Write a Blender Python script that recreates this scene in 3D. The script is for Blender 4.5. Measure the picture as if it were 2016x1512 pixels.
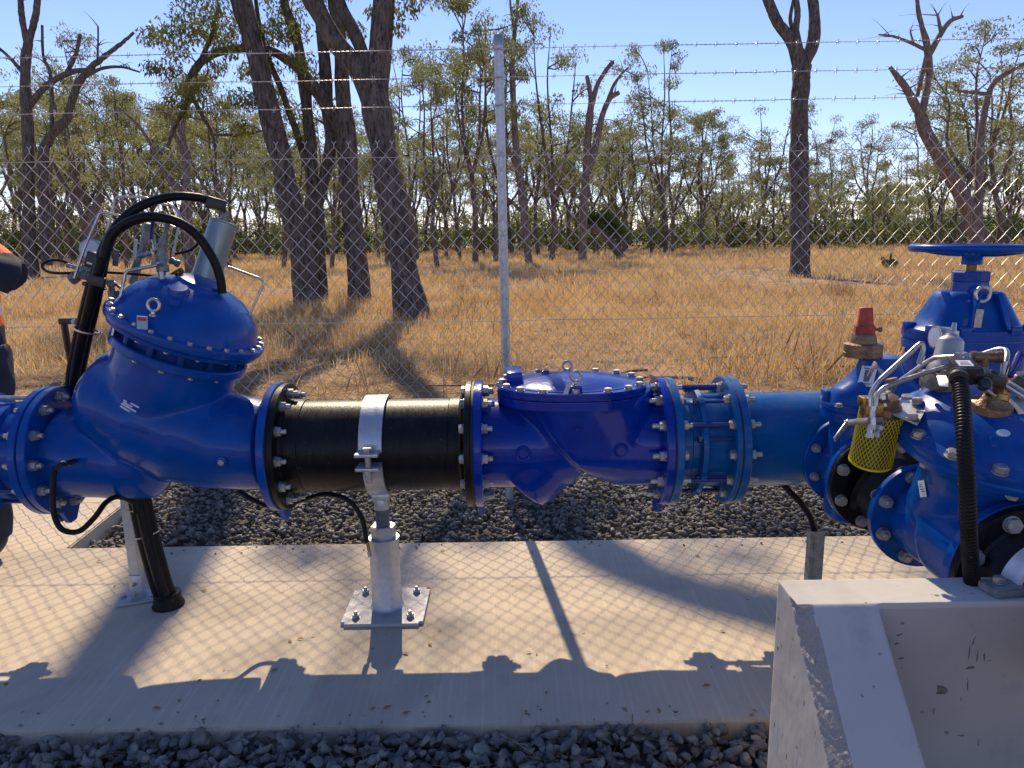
import bpy, bmesh, math, random
import numpy as np
from mathutils import Vector, Matrix, Quaternion, noise
from math import sin, cos, pi, radians as rad

# ------------------------------------------------------------------ scene, camera, light
S = bpy.context.scene
for o in list(bpy.data.objects): bpy.data.objects.remove(o)
F_PX, H = 1456.0, 1.45
pitch = math.atan((756-466)/F_PX); roll = rad(.9)
Fv = Vector((0, cos(pitch), -sin(pitch))); R0 = Vector((1, 0, 0)); U0 = Vector((0, sin(pitch), cos(pitch)))
Rv = R0*cos(roll)-U0*sin(roll); Uv = U0*cos(roll)+R0*sin(roll)
CAM = Vector((0, 0, H))
cd = bpy.data.cameras.new('camera'); cam = bpy.data.objects.new('camera', cd); S.collection.objects.link(cam)
M = Matrix((Rv, Uv, -Fv)).transposed().to_4x4(); M.translation = CAM
cam.matrix_world = M; cd.sensor_width = 36; cd.lens = F_PX/2016*36; cd.clip_end = 2000; cd.clip_start = .05
S.camera = cam
SUN_EL, SUN_AZ = rad(41.5), rad(8)          # sun in front of the camera, a little left
u = Vector((-sin(SUN_AZ)*cos(SUN_EL), cos(SUN_AZ)*cos(SUN_EL), sin(SUN_EL)))
w = bpy.data.worlds.new('World'); S.world = w; w.use_nodes = True
nt = w.node_tree; sky = nt.nodes.new('ShaderNodeTexSky'); sky.sky_type = 'NISHITA'; sky.sun_disc = False
sky.sun_elevation = SUN_EL; sky.sun_rotation = -SUN_AZ; sky.air_density = 1.0; sky.dust_density = .0; sky.ozone_density = 3.0
bg = nt.nodes['Background']; tint = nt.nodes.new('ShaderNodeMix'); tint.data_type = 'RGBA'; tint.blend_type = 'MULTIPLY'; tint.inputs[0].default_value = 1
tint.inputs[7].default_value = (.79, .73, .89, 1); nt.links.new(sky.outputs[0], tint.inputs[6]); nt.links.new(tint.outputs[2], bg.inputs[0]); bg.inputs[1].default_value = .15
sl = bpy.data.lights.new('sun', 'SUN'); sl.energy = 5.0; sl.angle = rad(.53); sl.color = (1, .80, .53)
so = bpy.data.objects.new('sun', sl); S.collection.objects.link(so)
so.rotation_euler = u.to_track_quat('Z', 'Y').to_euler(); so.location = (0, 0, 30)
S.view_settings.view_transform = 'Standard'; S.view_settings.look = 'None'; S.view_settings.exposure = .3
S.view_settings.gamma = 1
S.render.engine = 'CYCLES'

# ------------------------------------------------------------------ placing helpers
def ray(px, py): return Fv+Rv*((px-1008)/F_PX)-Uv*((py-756)/F_PX)
def P(px, py, t): return CAM+ray(px, py)*t                       # t: depth along the optical axis
def PY(px, py, Y): d = ray(px, py); return CAM+d*(Y/d.y)
def PZ(px, py, z): d = ray(px, py); return CAM+d*((z-H)/d.z)
MY, MZ = 2.76, .67                                               # the main pipe axis
def MX(px, py, Y=MY): return PY(px, py, Y)

# ------------------------------------------------------------------ materials
def srgb(r, g, b): return tuple((c/255)**2.2 for c in (r, g, b))+(1,)
MATS = {}
def mat(name, col, rough=.5, metal=0, col2=None, nscale=5, bump=0, bscale=60, coat=0, contrast=(.4, .6), spec=.5, detail=6, trans=0, stretch=None, rvar=0):
    m = bpy.data.materials.new(name); m.use_nodes = True; n = m.node_tree.nodes; l = m.node_tree.links
    b = n['Principled BSDF']
    b.inputs['Base Color'].default_value = (*col[:3], 1); b.inputs['Roughness'].default_value = rough
    b.inputs['Metallic'].default_value = metal; b.inputs['Coat Weight'].default_value = coat; b.inputs['Coat Roughness'].default_value = .06
    b.inputs['Specular IOR Level'].default_value = spec
    tc = n.new('ShaderNodeTexCoord'); src = tc.outputs['Object']
    if stretch:
        mp = n.new('ShaderNodeMapping'); mp.inputs['Scale'].default_value = stretch; l.new(src, mp.inputs[0]); src = mp.outputs[0]
    if col2:
        t = n.new('ShaderNodeTexNoise'); t.inputs['Scale'].default_value = nscale; t.inputs['Detail'].default_value = detail; l.new(src, t.inputs[0])
        r = n.new('ShaderNodeMapRange'); r.inputs[1].default_value, r.inputs[2].default_value = contrast; l.new(t.outputs[0], r.inputs[0])
        mx = n.new('ShaderNodeMix'); mx.data_type = 'RGBA'; mx.inputs[6].default_value = (*col[:3], 1); mx.inputs[7].default_value = (*col2[:3], 1)
        l.new(r.outputs[0], mx.inputs[0]); l.new(mx.outputs[2], b.inputs['Base Color'])
    if rvar:
        t = n.new('ShaderNodeTexNoise'); t.inputs['Scale'].default_value = nscale*1.7; t.inputs['Detail'].default_value = 5; l.new(src, t.inputs[0])
        r = n.new('ShaderNodeMapRange'); r.inputs[1].default_value, r.inputs[2].default_value = .35, .65
        r.inputs[3].default_value = rough; r.inputs[4].default_value = rough+rvar; l.new(t.outputs[0], r.inputs[0]); l.new(r.outputs[0], b.inputs['Roughness'])
    if bump:
        t = n.new('ShaderNodeTexNoise'); t.inputs['Scale'].default_value = bscale; t.inputs['Detail'].default_value = 5; l.new(src, t.inputs[0])
        bp = n.new('ShaderNodeBump'); bp.inputs['Strength'].default_value = bump; bp.inputs['Distance'].default_value = .01
        l.new(t.outputs[0], bp.inputs['Height']); l.new(bp.outputs[0], b.inputs['Normal'])
    if trans:
        out = n['Material Output']; tr = n.new('ShaderNodeBsdfTranslucent'); ms = n.new('ShaderNodeMixShader'); ms.inputs[0].default_value = trans
        if col2: l.new(mx.outputs[2], tr.inputs[0])
        else: tr.inputs[0].default_value = (*col[:3], 1)
        l.new(b.outputs[0], ms.inputs[1]); l.new(tr.outputs[0], ms.inputs[2]); l.new(ms.outputs[0], out.inputs[0])
    MATS[name] = m; return m
blue = mat('blue_epoxy', (.0, .056, .29), .22, 0, (.0, .068, .34), 9, .07, 30, coat=.22, rvar=.14, spec=.15)
blue2 = mat('deep_blue_enamel', (.0, .024, .26), .16, 0, (.0, .034, .31), 7, .16, 34, coat=.3, rvar=.1, spec=.15)
blue3 = mat('mid_blue_epoxy', (.0, .084, .29), .25, 0, (.0, .10, .33), 6, .07, 30, coat=.15, rvar=.15, spec=.2)
rodblue = mat('rod_blue', (.01, .025, .16), .35)
handleblue = mat('handle_blue', (.012, .012, .16), .3, coat=.4)
black = mat('black_coating', (.0035, .0045, .008), .3, 0, (.006, .0075, .012), 14, .14, 90, rvar=.12, stretch=(6, 1, 1), spec=.2)
blackg = mat('black_gasket', (.006, .006, .006), .6)
rubber = mat('black_rubber', (.005, .005, .007), .33, 0, (.010, .010, .011), 20, .1, 120, rvar=.15, spec=.18)
plastic = mat('black_plastic', (.018, .019, .021), .4, bump=.05)
zinc = mat('zinc_plated', (.46, .47, .48), .38, .75, (.34, .34, .33), 40, .1, 150, rvar=.2)
galv = mat('galvanised_steel', (.50, .53, .57), .38, .7, (.42, .455, .50), 45, .06, 90, rvar=.12, contrast=(.35, .65))
plate = mat('dull_plate', (.42, .42, .44), .55, .35, (.36, .36, .38), 18, .08, 80, rvar=.1)
galvd = mat('dull_galvanised', (.32, .335, .35), .5, .5, (.22, .235, .25), 30, .15, 70, rvar=.1)
wirem = mat('fence_wire', (.60, .58, .55), .36, .6, (.44, .43, .42), 30)
stain = mat('stainless', (.58, .56, .53), .26, .95, (.42, .40, .38), 30, rvar=.15)
alu = mat('grey_painted', (.28, .34, .36), .32, .55, (.23, .28, .30), 8, rvar=.1)
castgrey = mat('cast_grey', (.26, .26, .25), .42, .55, (.18, .18, .18), 30, .2, 90)
brass = mat('brass', (.42, .24, .075), .34, .8, (.25, .14, .05), 25, .1, 80)
bronze = mat('bronze', (.26, .165, .10), .42, .55, (.17, .105, .065), 25, .3, 110)
red = mat('red_paint', (.48, .045, .02), .42, 0, (.26, .025, .018), 30, .2, 90)
yellow = mat('yellow_plastic', (.62, .52, .01), .45, trans=.15)
olive = mat('strainer_olive', (.085, .095, .04), .4, .3)
white = mat('white_label', (.78, .79, .78), .45, bump=.02)
mat('greyp_mark', (.12, .11, .105), .9, 0, (.2, .185, .17), 120)
greyp = mat('label_print_grey', (.14, .14, .15), .6)
whitepaint = mat('white_band', (.74, .76, .8), .35, .25, (.6, .64, .7), 18, .1, 60)
washed = mat('faint_white_print', (.5, .58, .7), .5)
redp = mat('label_print_red', (.5, .02, .03), .5)
navy = mat('navy_drill', (.012, .018, .04), .85, 0, (.02, .028, .055), 12, .5, 260)
orange = mat('hi_vis_orange', (.85, .13, .02), .75, bump=.4, bscale=240)
reflect = mat('reflective_tape', (.55, .57, .6), .4, .2)
skin = mat('skin', (.45, .25, .17), .5)
bootm = mat('work_boot', (.05, .035, .028), .6, 0, (.03, .02, .016), 30, .3, 90)
hairm = mat('dark_hair', (.02, .014, .01), .6)

def dust(m, amount, col=(.34, .29, .24)):
    n = m.node_tree.nodes; l = m.node_tree.links; b = n['Principled BSDF']; src = b.inputs['Base Color'].links[0].from_socket
    g = n.new('ShaderNodeNewGeometry'); sp_ = n.new('ShaderNodeSeparateXYZ'); l.new(g.outputs['Normal'], sp_.inputs[0])
    r1 = n.new('ShaderNodeMapRange'); r1.inputs[1].default_value, r1.inputs[2].default_value = .35, 1; r1.inputs[4].default_value = amount; l.new(sp_.outputs[2], r1.inputs[0])
    t = n.new('ShaderNodeTexNoise'); t.inputs['Scale'].default_value = 16; t.inputs['Detail'].default_value = 9; t.inputs['Roughness'].default_value = .7; l.new(n['Texture Coordinate'].outputs['Object'], t.inputs[0])
    r2 = n.new('ShaderNodeMapRange'); r2.inputs[1].default_value, r2.inputs[2].default_value = .38, .68; l.new(t.outputs[0], r2.inputs[0])
    mm = n.new('ShaderNodeMath'); mm.operation = 'MULTIPLY'; l.new(r1.outputs[0], mm.inputs[0]); l.new(r2.outputs[0], mm.inputs[1])
    # fine scattered specks of dried mud anywhere
    t2 = n.new('ShaderNodeTexNoise'); t2.inputs['Scale'].default_value = 95; t2.inputs['Detail'].default_value = 2; l.new(n['Texture Coordinate'].outputs['Object'], t2.inputs[0])
    r3 = n.new('ShaderNodeMapRange'); r3.inputs[1].default_value, r3.inputs[2].default_value = .72, .77; r3.inputs[4].default_value = .22; l.new(t2.outputs[0], r3.inputs[0])
    mx_ = n.new('ShaderNodeMath'); mx_.operation = 'MAXIMUM'; l.new(mm.outputs[0], mx_.inputs[0]); l.new(r3.outputs[0], mx_.inputs[1])
    x = n.new('ShaderNodeMix'); x.data_type = 'RGBA'; x.inputs[7].default_value = (*col, 1); l.new(mx_.outputs[0], x.inputs[0]); l.new(src, x.inputs[6]); l.new(x.outputs[2], b.inputs['Base Color'])
for m_, a_ in ((blue, .12), (blue2, .06), (blue3, .16), (black, .1), (rubber, .12)): dust(m_, a_)

def concrete(name, c1, c2, c3, broom=False, pits=False, cold=None):
    m = mat(name, c1, .85, 0, c2, 1.6, 0, contrast=(.32, .68), detail=9, spec=.25); n = m.node_tree.nodes; l = m.node_tree.links
    b = n['Principled BSDF']; tc = n['Texture Coordinate']
    mx = [x for x in n if x.type == 'MIX'][0]
    t = n.new('ShaderNodeTexNoise'); t.inputs['Scale'].default_value = 7; t.inputs['Detail'].default_value = 8; t.inputs['Roughness'].default_value = .7; l.new(tc.outputs['Object'], t.inputs[0])
    r = n.new('ShaderNodeMapRange'); r.inputs[1].default_value, r.inputs[2].default_value = .57, .74; r.inputs[4].default_value = .6; l.new(t.outputs[0], r.inputs[0])
    m2 = n.new('ShaderNodeMix'); m2.data_type = 'RGBA'; m2.inputs[7].default_value = (*c3, 1); l.new(r.outputs[0], m2.inputs[0]); l.new(mx.outputs[2], m2.inputs[6])
    last = m2.outputs[2]
    if broom:
        mps = n.new('ShaderNodeMapping'); mps.inputs['Scale'].default_value = (38, 1.1, 1); mps.inputs['Rotation'].default_value = (0, 0, rad(-6)); l.new(tc.outputs['Object'], mps.inputs[0])
        ts = n.new('ShaderNodeTexNoise'); ts.inputs['Scale'].default_value = 2.2; ts.inputs['Detail'].default_value = 6; l.new(mps.outputs[0], ts.inputs[0])
        rs_ = n.new('ShaderNodeMapRange'); rs_.inputs[1].default_value, rs_.inputs[2].default_value = .5, .72; rs_.inputs[4].default_value = .38; l.new(ts.outputs[0], rs_.inputs[0])
        mS = n.new('ShaderNodeMix'); mS.data_type = 'RGBA'; mS.inputs[7].default_value = (*[min(.8, q*1.3) for q in c1], 1); l.new(rs_.outputs[0], mS.inputs[0]); l.new(last, mS.inputs[6]); last = mS.outputs[2]
    # small rust and soil specks
    t2 = n.new('ShaderNodeTexNoise'); t2.inputs['Scale'].default_value = 26; t2.inputs['Detail'].default_value = 3; l.new(tc.outputs['Object'], t2.inputs[0])
    r2 = n.new('ShaderNodeMapRange'); r2.inputs[1].default_value, r2.inputs[2].default_value = .70, .76; r2.inputs[4].default_value = .75; l.new(t2.outputs[0], r2.inputs[0])
    m3 = n.new('ShaderNodeMix'); m3.data_type = 'RGBA'; m3.inputs[7].default_value = (.11, .065, .04, 1) if not pits else (.06, .055, .05, 1)
    l.new(r2.outputs[0], m3.inputs[0]); l.new(last, m3.inputs[6]); last = m3.outputs[2]
    t5 = n.new('ShaderNodeTexNoise'); t5.inputs['Scale'].default_value = .9; t5.inputs['Detail'].default_value = 7; t5.inputs['Distortion'].default_value = 1.2; l.new(tc.outputs['Object'], t5.inputs[0])
    r5 = n.new('ShaderNodeMapRange'); r5.inputs[1].default_value, r5.inputs[2].default_value = .49, .58; r5.inputs[4].default_value = .42; l.new(t5.outputs[0], r5.inputs[0])
    m5 = n.new('ShaderNodeMix'); m5.data_type = 'RGBA'; m5.inputs[7].default_value = (*[q*.72 for q in c3], 1); l.new(r5.outputs[0], m5.inputs[0]); l.new(last, m5.inputs[6]); last = m5.outputs[2]
    l.new(last, b.inputs['Base Color'])
    h = n.new('ShaderNodeTexNoise'); h.inputs['Scale'].default_value = 45; h.inputs['Detail'].default_value = 8
    hs = h.outputs[0]
    mp = n.new('ShaderNodeMapping'); l.new(tc.outputs['Object'], mp.inputs[0]); l.new(mp.outputs[0], h.inputs[0])
    if broom: mp.inputs['Scale'].default_value = (5, .35, 1); mp.inputs['Rotation'].default_value = (0, 0, rad(-8))
    if pits:
        mp.inputs['Scale'].default_value = (1, 1, .35)
        t3 = n.new('ShaderNodeTexVoronoi'); t3.inputs['Scale'].default_value = 34; l.new(mp.outputs[0], t3.inputs[0])
        r3 = n.new('ShaderNodeMapRange'); r3.inputs[1].default_value, r3.inputs[2].default_value = .05, .14; l.new(t3.outputs[0], r3.inputs[0])
        t4 = n.new('ShaderNodeTexNoise'); t4.inputs['Scale'].default_value = 9; l.new(tc.outputs['Object'], t4.inputs[0])
        r4 = n.new('ShaderNodeMapRange'); r4.inputs[1].default_value, r4.inputs[2].default_value = .58, .53; l.new(t4.outputs[0], r4.inputs[0])
        mxx = n.new('ShaderNodeMath'); mxx.operation = 'MAXIMUM'; l.new(r3.outputs[0], mxx.inputs[0]); l.new(r4.outputs[0], mxx.inputs[1])
        m4 = n.new('ShaderNodeMix'); m4.data_type = 'RGBA'; m4.inputs[6].default_value = (.09, .085, .08, 1); l.new(mxx.outputs[0], m4.inputs[0]); l.new(last, m4.inputs[7]); l.new(m4.outputs[2], b.inputs['Base Color'])
        ad = n.new('ShaderNodeMath'); ad.operation = 'ADD'; l.new(h.outputs[0], ad.inputs[0]); l.new(mxx.outputs[0], ad.inputs[1]); hs = ad.outputs[0]
    bp = n.new('ShaderNodeBump'); bp.inputs['Strength'].default_value = .22 if pits else .4; bp.inputs['Distance'].default_value = .005
    l.new(hs, bp.inputs['Height']); l.new(bp.outputs[0], b.inputs['Normal'])
    return m
conc = concrete('slab_concrete', (.60, .51, .39), (.51, .44, .345), (.40, .35, .285), broom=True)
conc2 = concrete('block_concrete', (.54, .525, .50), (.46, .45, .43), (.34, .33, .31), pits=True)
soil = mat('straw_soil', (.40, .27, .15), .95, 0, (.13, .085, .055), 2.2, .8, 30, detail=10, contrast=(.42, .66), spec=.1)
straw = mat('dry_grass', (.82, .60, .29), .75, 0, (.58, .38, .16), .9, trans=.35, contrast=(.35, .65), spec=.2)
straw2 = mat('straw_litter', (.62, .44, .20), .75, 0, (.33, .215, .10), 7, trans=.2, contrast=(.4, .6), spec=.2)
def stonemat():
    m = mat('basalt_gravel', (.15, .145, .137), .85, 0, (.30, .272, .23), 19, .35, 160, detail=2, contrast=(.45, .66), spec=.3); return m
basalt = stonemat()
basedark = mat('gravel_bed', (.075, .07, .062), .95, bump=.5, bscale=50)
def barkmat(name, c1, c2, c3):
    m = mat(name, c1, .9, 0, c2, 3.2, 0, contrast=(.38, .62), detail=8, spec=.15, stretch=(3, 3, .55)); n = m.node_tree.nodes; l = m.node_tree.links
    b = n['Principled BSDF']; mx = [x for x in n if x.type == 'MIX'][0]; tc = n['Texture Coordinate']; mp = [x for x in n if x.type == 'MAPPING'][0]
    w_ = n.new('ShaderNodeTexNoise'); w_.inputs['Scale'].default_value = 5.5; w_.inputs['Detail'].default_value = 9; w_.inputs['Roughness'].default_value = .75; l.new(mp.outputs[0], w_.inputs[0])
    r = n.new('ShaderNodeMapRange'); r.inputs[1].default_value, r.inputs[2].default_value = .54, .40; l.new(w_.outputs[0], r.inputs[0])
    m2 = n.new('ShaderNodeMix'); m2.data_type = 'RGBA'; m2.inputs[7].default_value = (*c3, 1); l.new(r.outputs[0], m2.inputs[0]); l.new(mx.outputs[2], m2.inputs[6]); l.new(m2.outputs[2], b.inputs['Base Color'])
    bp = n.new('ShaderNodeBump'); bp.inputs['Strength'].default_value = 1; bp.inputs['Distance'].default_value = .06; l.new(w_.outputs[0], bp.inputs['Height']); l.new(bp.outputs[0], b.inputs['Normal'])
    return m
bark = barkmat('ironbark', (.135, .11, .095), (.21, .18, .16), (.05, .038, .032))
barkred = barkmat('dead_wood', (.23, .16, .125), (.33, .26, .21), (.09, .058, .045))
barkfar = mat('far_bark', (.12, .09, .075), .9, 0, (.20, .16, .135), 1.5, spec=.1)
leafm = mat('gum_leaf', (.19, .195, .045), .5, 0, (.11, .13, .04), .5, trans=.42, contrast=(.3, .7), spec=.35)
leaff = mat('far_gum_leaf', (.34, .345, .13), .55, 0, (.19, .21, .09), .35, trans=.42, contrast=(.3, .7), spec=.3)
leafs = mat('shrub_leaf', (.12, .155, .04), .6, 0, (.07, .10, .03), .4, trans=.35, spec=.2)

# ------------------------------------------------------------------ mesh helpers
COL = S.collection
def zrot(axis): return Vector(axis).normalized().to_track_quat('Z', 'Y').to_matrix().to_4x4()
def frame(o, axis): m = zrot(axis); m.translation = Vector(o); return m
def lathe(bm, prof, M_, seg=40, sx=1, sy=1):
    """prof: [(height, radius)...] turned about local z, capped where the radius is not 0"""
    rings = []
    for s, r in prof:
        rings.append([bm.verts.new(M_ @ Vector((r*sx*cos(2*pi*k/seg), r*sy*sin(2*pi*k/seg), s))) for k in range(seg)] if r > 1e-6 else [bm.verts.new(M_ @ Vector((0, 0, s)))])
    for a, b in zip(rings, rings[1:]):
        for k in range(seg):
            k2 = (k+1) % seg
            if len(a) == 1 and len(b) == 1: break
            if len(a) == 1: bm.faces.new((a[0], b[k2], b[k]))
            elif len(b) == 1: bm.faces.new((a[k], a[k2], b[0]))
            else: bm.faces.new((a[k], a[k2], b[k2], b[k]))
    if len(rings[0]) > 1: bm.faces.new(rings[0][::-1])
    if len(rings[-1]) > 1: bm.faces.new(rings[-1])
def ring(bm, prof, M_, seg=48, sx=1, sy=1):
    """closed profile turned about z (no caps)"""
    rg = [[bm.verts.new(M_ @ Vector((r*sx*cos(2*pi*k/seg), r*sy*sin(2*pi*k/seg), s))) for k in range(seg)] for s, r in prof]
    for a, b in zip(rg, rg[1:]+rg[:1]):
        for k in range(seg): bm.faces.new((a[k], a[(k+1) % seg], b[(k+1) % seg], b[k]))
def spline(pts, n=6):
    pts = [Vector(p) for p in pts]
    if len(pts) < 3: return pts
    e = [pts[0]*2-pts[1]]+pts+[pts[-1]*2-pts[-2]]; out = []
    for i in range(1, len(e)-2):
        a, b, c, d = e[i-1:i+3]
        for k in range(n):
            t = k/n; out.append(.5*((2*b)+(c-a)*t+(2*a-5*b+4*c-d)*t*t+(3*b-a-3*c+d)*t**3))
    out.append(pts[-1]); return out
def rounded(pts, r=.03, n=5):
    pts = [Vector(p) for p in pts]; out = [pts[0]]
    for a, b, c in zip(pts, pts[1:], pts[2:]):
        d1, d2 = (a-b), (c-b); q = min(r, d1.length*.45, d2.length*.45); p1 = b+d1.normalized()*q; p2 = b+d2.normalized()*q
        for k in range(n+1): t = k/n; out.append((1-t)**2*p1+2*t*(1-t)*b+t*t*p2)
    out.append(pts[-1]); return out
def tube(bm, pts, r, seg=10, closed=False, cap=True):
    pts = [Vector(p) for p in pts]; n = len(pts); rr = r if hasattr(r, '__len__') else [r]*n
    if len(rr) != n: rr = [np.interp(i/(n-1)*(len(rr)-1), range(len(rr)), rr) for i in range(n)]
    tang = []
    for i in range(n):
        a = pts[(i-1) % n] if (closed or i) else pts[0]; b = pts[(i+1) % n] if (closed or i < n-1) else pts[-1]
        tang.append((b-a).normalized())
    up = Vector((0, 0, 1)) if abs(tang[0].z) < .9 else Vector((1, 0, 0))
    x = tang[0].cross(up).normalized(); rings = []
    for i in range(n):
        x = (x-tang[i]*x.dot(tang[i])).normalized(); y = tang[i].cross(x)
        rings.append([bm.verts.new(pts[i]+(x*cos(2*pi*k/seg)+y*sin(2*pi*k/seg))*rr[i]) for k in range(seg)])
    pr = list(zip(rings, rings[1:]))+([(rings[-1], rings[0])] if closed else [])
    for a, b in pr:
        for k in range(seg): bm.faces.new((a[k], b[k], b[(k+1) % seg], a[(k+1) % seg]))
    if cap and not closed: bm.faces.new(rings[0]); bm.faces.new(rings[-1][::-1])
def box(bm, M_, sx, sy, sz, bev=0):
    b2 = bmesh.new(); bmesh.ops.create_cube(b2, size=1, matrix=Matrix.Diagonal((sx, sy, sz, 1)))
    if bev: bmesh.ops.bevel(b2, geom=b2.edges[:], offset=bev, segments=2, affect='EDGES', profile=.5)
    bmesh.ops.transform(b2, matrix=M_, verts=b2.verts[:]); add(bm, b2)
def add(bm, b2):
    me = bpy.data.meshes.new('tmp'); b2.to_mesh(me); b2.free(); bm.from_mesh(me); bpy.data.meshes.remove(me)
def T(v): return Matrix.Translation(Vector(v))
def prism(bm, poly, M_, h, bev=0):
    b2 = bmesh.new(); a = [b2.verts.new((x, y, 0)) for x, y in poly]; c = [b2.verts.new((x, y, h)) for x, y in poly]
    b2.faces.new(a[::-1]); b2.faces.new(c); n = len(poly)
    for i in range(n): b2.faces.new((a[i], a[(i+1) % n], c[(i+1) % n], c[i]))
    bmesh.ops.recalc_face_normals(b2, faces=b2.faces[:])
    if bev: bmesh.ops.bevel(b2, geom=b2.edges[:], offset=bev, segments=2, affect='EDGES')
    bmesh.ops.transform(b2, matrix=M_, verts=b2.verts[:]); add(bm, b2)
def hexp(r): return [(r*cos(pi/3*k), r*sin(pi/3*k)) for k in range(6)]
WM = {}
def link(name, me, m, parent=None, Mx=None, label=None, **kw):
    o = bpy.data.objects.new(name, me); COL.objects.link(o)
    if m is not None and not me.materials:
        for q in (m if isinstance(m, (list, tuple)) else [m]): me.materials.append(q)
    Mx = Mx or Matrix.Identity(4)
    if parent is not None:
        o.parent = parent; o.matrix_parent_inverse = WM[parent.name].inverted()
    o.matrix_basis = Mx; WM[o.name] = Mx.copy()
    if label: o['label'] = label
    for k, v in kw.items(): o[k] = v
    return o
def mesh(name, bm, m=None, angle=35, norm=True):
    if norm: bmesh.ops.recalc_face_normals(bm, faces=bm.faces[:])
    me = bpy.data.meshes.new(name); bm.to_mesh(me); bm.free()
    if angle: me.shade_smooth(); me.set_sharp_from_angle(angle=rad(angle))
    if m is not None: 
        for q in (m if isinstance(m, (list, tuple)) else [m]): me.materials.append(q)
    return me
def part(name, bm, m, parent=None, angle=35, label=None, **kw): return link(name, mesh(name, bm, m, angle), None, parent, label=label, **kw)
def thing(name, label, cat, loc, group=None):
    o = bpy.data.objects.new(name, None); COL.objects.link(o); o.empty_display_size = .1; o.location = loc
    WM[o.name] = Matrix.Translation(Vector(loc)); o['label'] = label; o['category'] = cat
    if group: o['group'] = group
    return o
def tag(o, label, cat, group=None):
    o['label'] = label; o['category'] = cat
    if group: o['group'] = group
    return o
def arrays(name, V, Fc, m, parent=None, smooth=False, **kw):
    """V: (n,3); Fc: (m,k) equal-sided faces"""
    me = bpy.data.meshes.new(name or 'leaves'); V = np.asarray(V, 'f'); Fc = np.asarray(Fc, 'i'); k = Fc.shape[1]
    me.vertices.add(len(V)); me.vertices.foreach_set('co', V.ravel()); me.loops.add(Fc.size); me.loops.foreach_set('vertex_index', Fc.ravel())
    me.polygons.add(len(Fc)); me.polygons.foreach_set('loop_start', np.arange(0, Fc.size, k)); me.polygons.foreach_set('loop_total', np.full(len(Fc), k))
    if smooth: me.polygons.foreach_set('use_smooth', np.ones(len(Fc), bool))
    me.update(calc_edges=True); me.materials.append(m)
    return link(name, me, None, parent, **kw) if name else me
def remesh(bm, voxel=.008, smooth=6, fac=.6):
    """blend overlapping closed shapes into one cast surface"""
    bmesh.ops.recalc_face_normals(bm, faces=bm.faces[:])
    me = bpy.data.meshes.new('cast'); bm.to_mesh(me); bm.free(); o = bpy.data.objects.new('cast', me); COL.objects.link(o)
    r = o.modifiers.new('r', 'REMESH'); r.mode = 'VOXEL'; r.voxel_size = voxel
    s = o.modifiers.new('s', 'SMOOTH'); s.factor = fac; s.iterations = smooth
    dg = bpy.context.evaluated_depsgraph_get(); dg.update(); ev = o.evaluated_get(dg); m2 = bpy.data.meshes.new_from_object(ev)
    bpy.data.objects.remove(o); bpy.data.meshes.remove(me); m2.shade_smooth(); m2.materials.clear(); return m2
def sub(ax, r): pass

# bolts: local z is outward from the flange face, z = 0 on the face
def m_nut(s=1, stud=.015):
    bm = bmesh.new(); lathe(bm, [(0, .0205*s), (.003*s, .0205*s)], Matrix.Identity(4), 20)
    prism(bm, hexp(.0185*s), T((0, 0, .003*s)), .017*s, .0012*s)
    lathe(bm, [(.01*s, .0095*s), (.02*s+stud*s, .0095*s), (.023*s+stud*s, .0075*s)], Matrix.Identity(4), 14); return mesh('nut', bm, zinc, 30)
def m_head(s=1):
    bm = bmesh.new(); lathe(bm, [(0, .0205*s), (.003*s, .0205*s)], Matrix.Identity(4), 20)
    prism(bm, hexp(.0185*s), T((0, 0, .003*s)), .014*s, .0014*s)
    lathe(bm, [(.0165*s, .0135*s), (.0185*s, .0125*s)], Matrix.Identity(4), 18); return mesh('bolt_head', bm, zinc, 30)
NUT, NUTL, HEAD, HEADS, NUTS = m_nut(), m_nut(1, .022), m_head(), m_head(.62), m_nut(.6, .02)
HEADM = m_head(.8); NUTM = m_nut(.8, .012)
rb = random.Random(4)
def bolts(parent, c, axis, R, n, me, name='bolt', phase=0, skip=(), sx=1, sy=1, off=0, m4=None):
    Fm = m4.copy() if m4 else frame(c, axis)
    for k in range(n):
        if k in skip: continue
        a = 2*pi*(k+phase)/n
        link(name, me, None, parent, Fm @ T((R*sx*cos(a), R*sy*sin(a), off)) @ Matrix.Rotation(rb.uniform(0, pi), 4, 'Z'))
XA = Matrix(((0, 0, 1, 0), (0, 1, 0, 0), (-1, 0, 0, 0), (0, 0, 0, 1)))     # local z -> +x, local x -> -z
XN = Matrix(((0, 0, -1, 0), (0, 1, 0, 0), (1, 0, 0, 0), (0, 0, 0, 1)))     # local z -> -x
def axm(X, d=1, Y=MY, Z=MZ): return T((X, Y, Z)) @ (XA if d > 0 else XN)
def flange_prof(x0, x1, R, r=0): c = .003; return [(x0, R-c), (x0+c, R), (x1-c, R), (x1, R-c)]

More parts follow.
